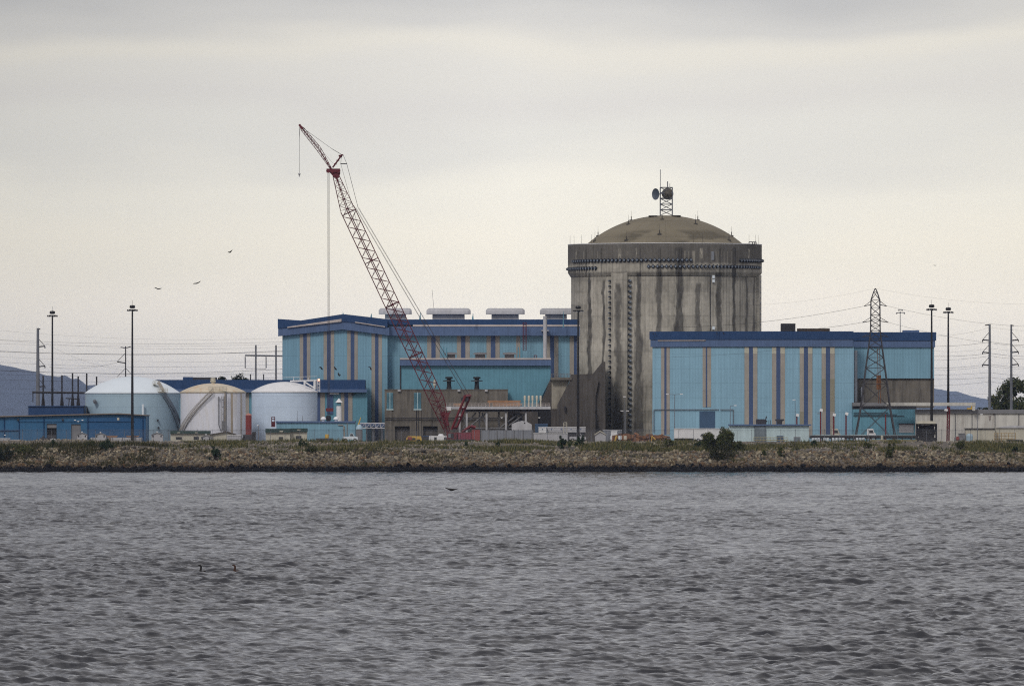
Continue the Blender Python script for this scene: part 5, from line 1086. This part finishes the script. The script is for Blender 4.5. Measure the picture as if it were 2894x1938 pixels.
for q in (2591, 2600, 2635, 2646):
    for yy in (0, 4): mb.beam(P(q, 1250, Y + yy), P(q, 1197, Y + yy), .28)
for q in (2591, 2646): mb.beam(P(q, 1200, Y), P(q, 1200, Y + 4), .2); mb.beam(P(q, 1225, Y), P(q, 1225, Y + 4), .2)
for q in (2600, 2635): mb.beam(P(q, 1203, Y), P(q, 1203, Y + 4), .2)
for a, b, c, d in ((2591, 1250, 2600, 1197), (2646, 1197, 2635, 1250), (2591, 1200, 2600, 1240), (2591, 1203, 2646, 1203), (2591, 1199, 2646, 1199), (2591, 1225, 2646, 1225)): mb.beam(P(a, b, Y), P(c, d, Y), .2)
mb.build('frame', M['black'], t); MB().pb(2602, 2640, 1204, 1241, Y + .5, 3).build('engine_box', M['black'], t); MB().prism([(2590, 1236), (2645, 1236), (2649, 1254), (2588, 1254)], Y - .3, 4).build('chassis', M['black'], t)
mb = MB(); c = [(2592, 1197), (2593, 1191), (2600, 1189), (2614, 1189), (2619, 1192), (2624, 1189), (2640, 1190), (2644, 1192), (2644, 1197)]; mb.prism(c, Y - .3, 4.6); mb.build('canopy', M['cream'], t)

# ============================================================ crane
YK = 885
t = thing('crawler_crane', 'tall red lattice-boom crawler crane leaning left over the plant', 'crane', gnd(1300, YK))
K = lambda a, b, o=0: P(a, b, YK + o)
foot, a1, a2, head = K(1266, 1224), K(1237, 1135), K(981, 590), K(949, 496)
mb = MB(); lattice(mb, foot, a1, .45, 1.56, R(6), 7, .14, .07); lattice(mb, a1, a2, 1.56, 1.56, R(6), 38, .14, .075, zig=False); lattice(mb, a2, head, 1.5, .65, R(6), 7, .12, .045)
for f_ in (.0, .24, .245, .5, .505, .73, .98): 
    c = a1.lerp(a2, f_); d = (a2 - a1).normalized(); u = d.cross(Vector((0, 1, 0))).normalized(); v = u.cross(d); q = [c + u * 1.56 * math.cos(R(5 + 90 * j)) + v * 1.56 * math.sin(R(5 + 90 * j)) for j in range(4)]
    for j in range(4): mb.beam(q[j], q[(j + 1) % 4], .13)
mb.build('boom', M['red_d'], t)
mb = MB(); d = (head - a2).normalized(); mb.box(K(923, 485).x, K(961, 485).x, YK - .7, YK + .7, K(0, 488).z, K(0, 477).z); mb.prism([(932, 488), (962, 488), (958, 503), (945, 503)], YK - .5, 1.0)
for q in (928, 940, 956): mb.tube(K(q, 483, -.8), K(q, 483, .8), .48, n=16)
mb.build('boom_head', M['red_d'], t)
mb = MB(); j0, j1, tip = K(936, 478), K(900, 420), K(850, 358); lattice(mb, j0, j1, .15, .52, R(10), 5, .09, .04, zig=False); lattice(mb, j1, K(855, 365), .52, .4, R(10), 9, .09, .04, zig=False); lattice(mb, K(855, 365), tip, .4, .12, R(10), 2, .10, .06); mb.build('jib', M['red_d'], t)
MB().prism([(843, 354), (848, 350), (856, 361), (851, 366)], YK - .3, .6).build('jib_head', M['red_d'], t)
mb = MB(); 
for o in (-.8, .8): mb.beam(K(940, 474, o), K(965, 440, o), .24)
for f_ in (.3, .6, .9): c = K(940, 474).lerp(K(965, 440), f_); mb.beam(c + Vector((0, -.8, 0)), c + Vector((0, .8, 0)), .2); mb.beam(c - Vector((.3, 0, 0)), c + Vector((.3, 0, 0)), .2)
mb.beam(K(957, 441), K(970, 438), .25); mb.build('jib_strut', M['red_d'], t)
mb = MB()
for o in (-.5, .5):
    mb.tube(K(856, 362, o * .4), K(938, 421, o), .035, n=4); mb.tube(K(938, 421, o), K(967, 438, o), .05, n=4); mb.tube(K(970, 438, o), K(980, 463, o), .04, n=4); mb.tube(K(965, 440, o), K(963, 463, o), .035, n=4)
    mb.tube(K(980, 463, o), K(1012, 587, o), .045, n=4); mb.tube(K(963, 463, o), K(1012, 640, o), .03, n=4); mb.tube(K(855, 362, o * .4), K(940, 461, o), .02, n=4)
mb.beam(K(962, 463), K(981, 463), .14)
for o, x0, x1 in ((-1.1, 1004, 1316), (1.1, 1012, 1327)):
    mb.tube(K(x0, 587, o), K(x1, 1118, o), .04, n=5); mb.tube(K(x0 + 2, 587, o), K(x1 + 1, 1118, o), .025, n=4)
mb.build('pendant_cable', M['lattice'], t)
mb = MB()
for q, o in ((927, -.4), (929, .2), (931, .4), (933, -.2)): mb.tube(K(q - 1.5, 490, o), K(927 + (q - 927) * .8, 1172, o), .024, n=4)
mb.build('hoist_cable', M['lattice'], t)
mb = MB(); mb.pb(921, 942, 1153, 1162, YK - .5, 1.0); mb.build('sheave_block', M['red'], t)
mb = MB(); mb.prism([(922, 1174), (934, 1174), (936, 1184), (931, 1193), (924, 1192), (920, 1184)], YK - .35, .7); mb.prism([(926, 1192), (931, 1192), (930, 1200), (926, 1201)], YK - .2, .4); mb.build('hook_block', M['black'], t)
mb = MB(); mb.tube(K(846, 360), K(846, 392), .03, n=4); mb.tube(K(847.5, 360), K(846.2, 392), .03, n=4); mb.tube(K(846, 392), K(846, 488), .035, n=4); mb.tube(K(926, 1201), K(923, 1246), .02, n=4); mb.tube(K(930, 1201), K(936, 1246), .02, n=4); mb.build('jib_line', M['lattice'], t)
mb = MB(); c = K(846, 492); mb.lathe([(.02, .28)] + [(.27 * math.sin(math.pi * i / 8), .27 * math.cos(math.pi * i / 8)) for i in range(1, 8)] + [(.02, -.28)], c, 14); mb.tube(c - Vector((0, 0, .2)), c - Vector((0, 0, .62)), .13, .08, n=8); mb.build('headache_ball', M['grey_l'], t, smooth=True)
mb = MB()
for o in (-1.1, 1.1): mb.beam(K(1276 + (o > 0) * 12, 1214, o), K(1314 + (o > 0) * 14, 1122, o), .36)
for f_, w in ((0.02, .3), (.35, .25), (.6, .25), (.93, .4)): mb.beam(K(1288, 1214, 1.1).lerp(K(1328, 1122, 1.1), 1 - f_), K(1276, 1214, -1.1).lerp(K(1314, 1122, -1.1), 1 - f_), w)
mb.beam(K(1313, 1120, -1.1), K(1329, 1118, 1.1), .55); mb.build('gantry_mast', M['red'], t)
mb = MB()
for q in (1313, 1318, 1322): mb.tube(K(q - 4, 1128, -.9), K(q - 4, 1128, 1.0), .5, n=14)
mb.build('sheave', M['char'], t)
mb = MB(); mb.prism([(1246, 1165), (1256, 1160), (1262, 1168), (1275, 1160), (1268, 1175), (1266, 1190), (1270, 1200), (1262, 1205), (1259, 1190), (1250, 1180)], YK - .4, .8); mb.build('backstop', M['red_d'], t)
mb = MB()
for o in (-1.2, 1.2): mb = MB(); mb.beam(K(1306, 1220, o), K(1330, 1204, o), .4); mb.beam(K(1330, 1204, o), K(1344, 1208, o), .5); mb.build('rear_stay', M['red'], t)
MB().prism([(1262, 1244), (1262, 1224), (1294, 1221), (1334, 1221), (1334, 1244)], YK - 1.5, 3).build('machine_house', M['red'], t)
mb = MB(); mb.pb(1295, 1332, 1224, 1246, YK - 1.9, 3.8)
for i in range(5): mb.pb(1296 + i * 7.2, 1301 + i * 7.2, 1225, 1245, YK - 2.0, .12)
mb.build('side_counterweight', M['magenta'], t); MB().pb(1333, 1356, 1214, 1246, YK - 1.7, 3.6).build('counterweight', M['redtank'], t)
w = MB().pb(1266, 1291, 1223, 1242, YK - 2.2, 1.6).build('cab', M['red_d'], t); MB().pb(1275, 1282, 1224, 1238, YK - 2.26, .1).build('cab_window', M['glass'], w); MB().pb(1267, 1274, 1225, 1236, YK - 2.26, .1).build('cab_window', mat('sky_lit_glass', (.12, .17, .19), .1, var=0), w)  # paler pane has the sky reflection put into its glass colour
for o in (-2.4, 1.6):
    mb = MB(); mb.prism([(1262, 1250), (1258, 1246), (1262, 1241), (1340, 1241), (1345, 1246), (1341, 1250)], YK + o, .9); mb.build('crawler_track', M['char'], t)

# ============================================================ light masts
def lmast(label, px, yt, Y, r0=.30, r1=.17, scale=1., base=ZG, name='light_mast', group='tall black light masts'):
    X = sx(px, Y); zt_ = sz(yt, Y); t = thing(name, label, 'light mast', (X, Y, base), group); s = scale
    mb = MB(); n_ = 10
    mb.tube((X, Y, base - .2), (X, Y, zt_), r0, r1, n=10); mb.build('pole', M['black'], t, smooth=True)
    mb = MB(); mb.lathe([(.25 * s, .4 * s), (.55 * s, .45 * s), (.62 * s, .8 * s), (.5 * s, 1.05 * s), (.02, 1.12 * s)], (X, Y, zt_ - .2), 12); mb.tube((X, Y, zt_ + .8 * s), (X, Y, zt_ + 1.9 * s), .025, n=4); mb.build('winch_head', M['black'], t)
    mb = MB(); z_ = zt_ - .35 * s
    for k in range(12): a, b = k * math.pi / 6, (k + 1) * math.pi / 6; mb.beam((X + .75 * s * math.cos(a), Y + .75 * s * math.sin(a), z_ + .3), (X + .75 * s * math.cos(b), Y + .75 * s * math.sin(b), z_ + .3), .07)
    for k in range(3): a = k * math.pi / 3; mb.beam((X - .75 * s * math.cos(a), Y - .75 * s * math.sin(a), z_ + .3), (X + .75 * s * math.cos(a), Y + .75 * s * math.sin(a), z_ + .3), .07)
    mb.build('lamp_ring', M['black'], t)
    for k in range(6):
        a = k * math.pi / 3 + .2; c = Vector((X + 1.0 * s * math.cos(a), Y + 1.0 * s * math.sin(a), z_)); mb = MB(); mb.lathe([(.12 * s, .32 * s), (.17 * s, .12 * s), (.20 * s, .02)], c, 10, mi=0); mb.lathe([(.20 * s, .02), (.21 * s, -.06 * s), (.02, -.08 * s)], c, 10, mi=1); mb.build('lamp', [M['black'], M['grey_l']], t)
lmast('tall black light mast behind the blue sheds at far left', 148, 890, 905); lmast('tallest black light mast in front of the big blue tank', 374, 874, 860, .34)
lmast('tall black light mast in front of the round reactor building', 1634, 876, 862, .34); lmast('tall black light mast at the right edge of the striped blue building', 2633, 872, 872, .34)
lmast('tall black light mast behind the cream hall, right of the other', 2680, 880, 915, .32)
t = thing('light_pole', 'slim pale light pole above the right end of the blue roof', 'light pole', gnd(2545, 950)); MB().tube((sx(2545, 950), 950, ZG), P(2544, 880, 950), .13, .09, n=6).build('pole', M['steelg'], t); mb = MB(); mb.beam(P(2533, 884, 950), P(2557, 883, 950), .12); mb.beam(P(2539, 876, 950), P(2551, 876, 950), .1); mb.build('crossarm', M['steelg'], t)
for q, y_ in ((2534, 886), (2540, 877), (2545, 884), (2550, 877), (2556, 886)): MB().pb(q - 1.8, q + 1.8, y_ - 2, y_ + 1.5, 949.8, .4).build('lamp', M['grey'], t)
# red floodlight poles
for q, yt, Y, lb in ((2252, 1176, 880, 'red floodlight pole rising behind the mint building'), (2319, 1162, 862, 'red floodlight pole with a crossarm left of the first lorry cab'), (2356, 1175, 860, 'red floodlight pole in front of the first lorry cab'), (2391, 1172, 862, 'stout red floodlight pole on the right of the striped wall'), (2503, 1170, 862, 'plain red pole in front of the pylon right leg')):
    t = thing('floodlight_pole', lb, 'floodlight pole', gnd(q, Y), 'red floodlight poles'); MB().tube((sx(q, Y), Y, ZG), P(q, yt, Y), .17, .15, n=8).build('pole', M['red'], t)
    if q != 2503: MB().prism([(q - 3, yt - 1), (q - 1, yt - 8), (q + 7, yt - 6), (q + 5, yt + 2)], Y - .4, .7).build('floodlight', M['white'], t)
    if q == 2319: MB().beam(P(q - 9, yt + 6, Y), P(q, yt + 6, Y), .12).build('crossarm', M['grey'], t)
t = thing('red_lattice_mast', 'red lattice mast with a floodlight before the cream hall', 'lattice mast', gnd(2679, 868)); mb = MB(); lattice(mb, gnd(2679, 868), P(2681, 1150, 868), .36, .36, R(45), 14, .14, .08); mb.build('mast', M['red'], t); MB().prism([(2668, 1160), (2671, 1155), (2679, 1156), (2678, 1162)], 867, .7).build('floodlight', M['white'], t)
# small street lights
def streetlight(label, px, yt, Y, arms, m_='steelg', base=None):
    t = thing('street_light', label, 'street light', gnd(px, Y), 'slim street lights in the yard'); MB().tube(gnd(px, Y), P(px, yt, Y), .10, .06, n=6).build('pole', M[m_], t)
    for dx in arms: MB().tube(P(px, yt, Y), P(px + dx, yt - 1.5, Y), .05, n=5).build('arm', M[m_], t); MB().pb(px + dx - 4, px + dx + 4, yt - 2.5, yt - .5, Y - .15, .35).build('lamp_head', M['white'], t)
streetlight('street light with two arms before the left face of the striped building', 1906, 1115, 872, (-20, 20)); streetlight('street light with one arm before the blue double door', 2064, 1147, 872, (14,)); streetlight('slim white street light rising behind the mint building roof', 2247, 1131, 876, (-3,))
streetlight('street light before the right tendon column of the reactor', 1764, 1122, 880, (1,)); streetlight('street light with a low lamp before the cream hall wall', 2762, 1172, 862, (12,)); streetlight('small two-lamp post below the tendon columns', 1768, 1162, 876, (-10, 6))

# ============================================================ pylons, poles
Y = 878
t = thing('lattice_pylon', 'grey steel lattice transmission pylon in front of the blue building', 'pylon', gnd(2474, Y)); mb = MB()
secs = [(1250, 58), (1150, 41), (1085, 33), (1040, 27), (980, 19), (935, 13.5), (890, 13), (848, 12.5), (825, 5), (815, .6)]
def pc(py, hw, j): s = (Y + DB) / F; a = [(-1, -1), (1, -1), (1, 1), (-1, 1)][j]; c = P(2474, py, Y); return Vector((c.x + a[0] * hw * s, Y + a[1] * hw * s, c.z if py < 1250 else ZG))
for (y0, w0), (y1, w1) in zip(secs[:-1], secs[1:]):
    nb = max(1, int((y0 - y1) / max(w0 * 1.1, 10)))
    for i in range(nb):
        f0, f1 = i / nb, (i + 1) / nb; ya, yb = y0 + (y1 - y0) * f0, y0 + (y1 - y0) * f1; wa, wb = w0 + (w1 - w0) * f0, w0 + (w1 - w0) * f1
        for j in range(4):
            k = (j + 1) % 4; mb.beam(pc(ya, wa, j), pc(yb, wb, j), .17 if ya > 980 else .15); mb.beam(pc(ya, wa, j), pc(yb, wb, k), .075); mb.beam(pc(ya, wa, k), pc(yb, wb, j), .075)
            if yb > 820: mb.beam(pc(yb, wb, j), pc(yb, wb, k), .07)
mb.build('tower', M['lattice'], t)
for y_ in (861, 907, 948):
    for s_ in (-1, 1):
        mb = MB(); e = P(2474 + s_ * (37 if y_ > 870 else 32), y_ + 4, Y)
        for j in ((0, 3) if s_ < 0 else (1, 2)): mb.beam(pc(y_, 12.8, j), e, .11); mb.beam(pc(y_ - 10, 12.8, j), e, .07)
        mb.build('crossarm', M['lattice'], t)
mb = MB(); 
for a in (2483, 2489):
    mb.beam(P(a, 1140, Y - 1), P(a - 3, 985, Y - 1), .09)
mb.pb(2477, 2490, 1060, 1100, Y - .6, .15)
mb.build('ladder_cage', M['scrap'], t)
def monopole(label, px, yt, Y, arms, w0, w1, side):
    t = thing('power_pole', label, 'power pole', gnd(px, Y), 'tapered grey steel power poles'); s = (Y + DB) / F
    MB().tube((sx(px, Y), Y, ZG), P(px, yt, Y), w0 * s / 2, w1 * s / 2, n=12).build('pole', M['steelg'], t, smooth=True)
    for y_ in arms:
        mb = MB(); L_ = 20; e = P(px + side * L_, y_ + 1, Y); mb.beam(P(px, y_ + 3, Y), e, .2); mb.beam(P(px, y_ - 22, Y), e, .09) if side and y_ > yt + 15 and len(arms) > 2 else None; mb.tube(e, e - Vector((0, 0, .5)), .12, n=6); mb.build('crossarm', M['char'], t)
    MB().beam(P(px - 1, yt + 2, Y), P(px + (7 if side > 0 or len(arms) < 3 else -13), yt + 3, Y), .18).build('top_bracket', M['char'], t)
monopole('tapered grey power pole above the navy shed at left', 107, 927, 1050, (977, 1033, 1090), 14, 7, 1)
monopole('left one of the two grey power poles at the right edge', 2797, 916, 1050, (959, 994, 1029), 9.5, 6, -1); monopole('right one of the two grey power poles beside the broad tree', 2858, 917, 1050, (959, 993, 1028), 9.5, 5, 1)
t = thing('utility_pole', 'thin wooden utility pole with davit arm above the big tank', 'utility pole', gnd(355, 1080)); Y = 1080; MB().tube(gnd(355, Y), P(355, 978, Y), .19, .15, n=6).build('pole', M['char'], t); mb = MB(); mb.beam(P(341, 981, Y), P(353, 983, Y), .15); mb.beam(P(357, 983, Y), P(370, 979, Y), .15); mb.beam(P(331, 1022, Y), P(355, 1026, Y), .18); mb.beam(P(331, 1022, Y), P(353, 999, Y), .08); mb.beam(P(331, 1065, Y), P(353, 1042, Y), .08); mb.beam(P(357, 1042, Y), P(370, 1056, Y), .08); mb.build('crossarm', M['char'], t)
t = thing('h_frame_pylon', 'two-pole H-frame pylon between the tanks and the turbine hall', 'pylon', gnd(750, 1080))
for q in (723, 780): MB().tube(gnd(q, Y), P(q, 975, Y), .24, .2, n=8).build('pole', M['steelg'], t)
mb = MB(); mb.beam(P(692, 1004, Y), P(808, 1006, Y), .26); mb.build('crossarm', M['steelg'], t)
for q in (693, 752): MB().tube(P(q, 1008, Y), P(q, 1040, Y), .13, n=6).build('insulator', M['steelg'], t)
MB().tube(P(693, 1041, Y), P(752, 1042, Y), .05, n=4).build('jumper_wire', M['char'], t)
for q, a in ((708, 1058), (745, 1058)): tag(MB().tube(gnd(q, 1090), P(q, a, 1090), .15, n=6).tube(P(q, a + 1, 1090), P(q, a - 1, 1090), .2, n=6).build('pole_top', M['char']), 'short pole top beside the H-frame pylon', 'pole', 'short poles by the H-frame pylon')
t = thing('substation_frame', 'steel substation frame with tall posts behind the navy shed', 'substation', gnd(190, 1010)); Y = 1010
for q, yt in ((122, 1062), (175, 1060), (205, 1054), (221, 1063), (245, 1054), (273, 1064)):
    MB().beam(gnd(q, Y), P(q, yt, Y), .26).build('post', M['char'], t)
    for s_ in (-1, 1): MB().beam(P(q, 1106, Y), P(q + s_ * 5, 1160, Y), .2).build('brace', M['char'], t)
mb = MB(); mb.beam(P(91, 1108, Y), P(242, 1110, Y), .32); mb.beam(P(186, 1125, Y), P(226, 1128, Y), .18); mb.beam(P(93, 1108, Y), P(93, 1136, Y), .15); mb.beam(P(196, 1125, Y), P(194, 1147, Y), .15); mb.build('beam', M['char'], t)
# power lines
wirem = mat('cable', (.05, .05, .055), .6, var=0)
def wire(a, b, Ya, Yb, sag, label, group, r=.035):
    p, q = P(*a, Ya), P(*b, Yb); mb = MB(); n_ = 14; pts = [p.lerp(q, i / n_) - Vector((0, 0, sag * 4 * (i / n_) * (1 - i / n_))) for i in range(n_ + 1)]
    for u, v in zip(pts[:-1], pts[1:]): mb.tube(u, v, r * .75, n=4, cap=False)
    tag(mb.build('power_line', wirem), label, 'power line', group)
LL = 'thin power line sagging behind the tanks at left'
for ya, yb, r_, sg in ((917, 950, .015, 2), (945, 975, .02, 2), (952, 962, .028, 1.2), (965, 968, .018, 1), (983, 985, .05, 1.5), (988, 990, .03, 1), (1000, 1018, .02, 1), (1013, 1024, .025, 1.5), (1037, 1036, .05, 1.6), (1040, 1050, .03, 1), (1052, 1052, .025, 1), (1064, 1060, .03, 1.4), (1095, 1072, .025, 1), (1108, 1110, .02, .5)):
    wire((-150, ya), (900, yb), 1100, 1100, sg, LL, 'power lines at left', r_)
wire((140, 977), (345, 1045), 1050, 1080, .8, 'power line dropping from the left power pole arm', 'power lines at left', .02); wire((140, 1037), (331, 1024), 1050, 1080, .8, 'power line between the left power pole and utility pole', 'power lines at left', .03)
LR = 'thin power line crossing the sky at the right edge'
for ya, yb, r_, sg in ((947, 925, .02, 1), (975, 966, .04, .6), (979, 984, .02, 1), (1001, 998, .04, .6), (1016, 1006, .03, .5), (1038, 1029, .035, .5), (1045, 1034, .025, .5), (1056, 1052, .03, .4), (1070, 1066, .035, .3), (1089, 1078, .03, .4), (1116, 1112, .02, .2), (1130, 1128, .018, .2)):
    wire((2560, ya), (2798, yb), 1060, 1050, sg, LR, 'power lines at right', r_); wire((2798, yb), (2990, yb + 6), 1050, 1040, .5, LR, 'power lines at right', r_)
for i, (a, b, lb) in enumerate((((1900, 925), (2441, 865), 'upper power line from the pylon over the reactor side'), ((2000, 935), (2437, 911), 'lower power line from the pylon across the navy parapet'), ((1850, 1010), (2440, 952), 'lowest power line crossing the front of the striped building'))): wire(a, b, 940 if i < 2 else 880, Y if 0 else 878, 1.0, lb, 'power lines of the pylon', .04 if i < 2 else .02)
for i, (a, b, lb) in enumerate((((2506, 864), (3000, 925), 'upper power line from the pylon to the right edge'), ((2511, 911), (3000, 985), 'lower power line from the pylon to the right edge'), ((2000, 862), (2474, 815), 'faint top wire left of the pylon tip'), ((2474, 815), (3000, 858), 'faint top wire right of the pylon tip'))): wire(a, b, 878, 905, 1.2, lb, 'power lines of the pylon', .028 if i < 2 else .012)

# ============================================================ perimeter fence
t = thing('chain_link_fence', 'grey chain-link fence along the top of the bank', 'fence', gnd(1447, 846)); Y = 846; hf = 2.2
x0, x1 = sx(-60, Y), sx(2990, Y); mb = MB(); x = x0
w_ = .007
while x < x1:
    for s_ in (-1, 1):
        a = Vector((x, Y, ZG - .1)); b = Vector((x + s_ * hf, Y + .02, ZG + hf)); mb.add([a - Vector((w_, 0, 0)), a + Vector((w_, 0, 0)), b + Vector((w_, 0, 0)), b - Vector((w_, 0, 0))], [(0, 1, 2, 3)])
    x += .2
mb.build('mesh_panel', M['grey'], t)
n_ = 74
for i in range(n_ + 1):
    x = x0 + (x1 - x0) * i / n_; m2 = MB(); m2.tube((x, Y + .05, ZG - .3), (x, Y + .05, ZG + hf + .1), .045, n=6); m2.beam((x, Y + .05, ZG + hf + .1), (x, Y - .3, ZG + hf + .45), .05); m2.build('post', M['steelg'], t)
mb = MB()
for k in range(3): mb.beam((x0, Y + .02 - k * .12, ZG + hf + .1 + k * .13), (x1, Y + .02 - k * .12, ZG + hf + .1 + k * .13), .022)
mb.build('barbed_wire', M['steelg'], t)

# ============================================================ birds
def bird(label, px, py, Y, pts, body, th=.13, m_='bird', group=None, name='bird'):
    """pts: wing line in source pixels left tip .. body .. right tip; body: radius px"""
    c = P(px, py, Y); s = (Y + DB) / F; me = bpy.data.meshes.new(name); vs = [Vector((a * s, 0, -b * s)) for a, b in pts]; n_ = len(vs)
    im = min(range(n_), key=lambda i: abs(pts[i][0]) + abs(pts[i][1])); es = [(i, i + 1) for i in range(n_ - 1)]
    vs += [vs[im] + Vector((.1 * body * s, -.28, -.02)), vs[im] + Vector((-.1 * body * s, .34, -.05))]; es += [(im, n_), (im, n_ + 1)]
    me.from_pydata(vs, es, []); me.materials.append(M[m_]); o = bpy.data.objects.new(name, me); col.objects.link(o); o.location = c; ORG[o.name] = tuple(c)
    sk_ = o.modifiers.new('skin', 'SKIN'); sv = me.skin_vertices[0].data
    for i in range(n_): f_ = abs(i - im) / max(im, n_ - 1 - im); sv[i].radius = (max(.28 * body * s * (1 - f_ * .5), .04), th * (1.3 - f_))
    for i, r_ in ((im, (body * s * .5, body * s * .5)), (n_, (body * s * .35, body * s * .3)), (n_ + 1, (body * s * .3, body * s * .15))): sv[i].radius = r_
    sv[im].use_root = True; o.modifiers.new('sub', 'SUBSURF').levels = 1; tag(o, label, 'bird', group)
bird('dark gliding bird, lowest and leftmost of the three in the sky', 447, 816, 720, [(-11, -4), (-6, -2), (0, 1), (5, 0), (10, -2)], 2.6)
bird('dark gliding bird with a raised right wing, middle of the three', 556, 801, 720, [(-11, 1), (-5, 0), (0, 0), (6, -3), (11, -7)], 3.0)
bird('dark bird flapping highest in the open sky', 650, 712, 720, [(-6, -1), (-3, 1), (0, 1), (4, -3), (7, -6)], 4.2)
bird('black bird skimming low over the water near the shore', 1276, 1383, -80, [(-19, -6), (-11, -3), (0, 1), (10, -1), (20, -3)], 8, .10)
bird('dark bird with bent wings before the left gable stripe', 908, 1040, 800, [(-7, 0), (-3, -4), (0, 0), (4, 5)], 4.5)
bird('grey-brown bird with raised wing before the gable, upper of two', 948, 1041, 800, [(-5, -6), (-2, -3), (0, 1), (4, 4)], 5.5, .15)
bird('grey-brown bird with folded wings before the gable, lower of two', 959, 1059, 800, [(-4, -6), (-1, 0), (1, 3), (4, -2)], 5.5, .15)
bird('dark bird banking before the rightmost gable stripe', 1047, 1039, 800, [(-7, -2), (-2, -3), (1, 2), (2, 7)], 4.5)
bird('tiny faint bird high in the sky above the pylon', 2642, 750, 1300, [(-4, -1), (0, 0), (4, 1)], 1.6, .06)
for k, (px, py, lb) in enumerate(((212, 1187, 'white gull gliding left before the long shed wall'), (221, 1190.5, 'white gull just below the other before the shed wall'), (233, 1187, 'small white gull right of the pair before the shed'), (1418, 1180, 'white gull in the shade under the deck'), (1524, 1180, 'white gull before the dark gap at the deck end'), (14, 1229, 'white gull perched above the left containers'))): bird(lb, px, py, 850, [(-3.5, -1.2), (-1.5, 0), (0, .6), (1.6, -.4), (3.5, -1.4)], 2.6, .08, 'birdw', name='gull')
for px, face, lb in ((566, -1, 'dark diving bird with its neck above the water, left of the pair'), (662, -1, 'brown diving bird with its neck above the water, right of the pair')):
    py = 1617; Y = H * F / (py - HY) - DB; c = Vector((sx(px, Y), Y, .08)); mb_pts = [(0, 0, -.10), (.02, 0, .08), (.05, 0, .20), (.045, 0, .30), (-.02, 0, .345), (-.13, 0, .35)]
    me = bpy.data.meshes.new('cormorant'); vs = [Vector(p) for p in mb_pts] + [Vector((.18, .1, -.04)), Vector((.34, .2, -.06))]; me.from_pydata(vs, [(0, 1), (1, 2), (2, 3), (3, 4), (4, 5), (0, 6), (6, 7)], []); me.materials.append(M['bird' if px < 600 else 'birdb']); o = bpy.data.objects.new('cormorant', me); col.objects.link(o); o.location = c
    o.modifiers.new('skin', 'SKIN'); sv = me.skin_vertices[0].data
    for i, r_ in enumerate((.09, .07, .062, .065, .058, .018, .13, .06)): sv[i].radius = (r_, r_)
    sv[0].use_root = True; o.modifiers.new('sub', 'SUBSURF').levels = 1; tag(o, lb, 'bird')

# ============================================================ haze
hb = MB(); hb.box(-17000, 17000, -1900, 61000, -7.5, 330); hz = hb.build('haze', bpy.data.materials.new('haze_air'), loc=(0, 0, 0)); m = hz.data.materials[0]; m.use_nodes = True; t_ = m.node_tree; t_.nodes.clear()
o_ = t_.nodes.new('ShaderNodeOutputMaterial'); pv = t_.nodes.new('ShaderNodeVolumePrincipled'); t_.links.new(pv.outputs[0], o_.inputs['Volume'])
pv.inputs['Color'].default_value = (.50, .64, 1.0, 1); pv.inputs['Density'].default_value = 1.4e-5; pv.inputs['Anisotropy'].default_value = 0.0
tag(hz, kind='stuff')
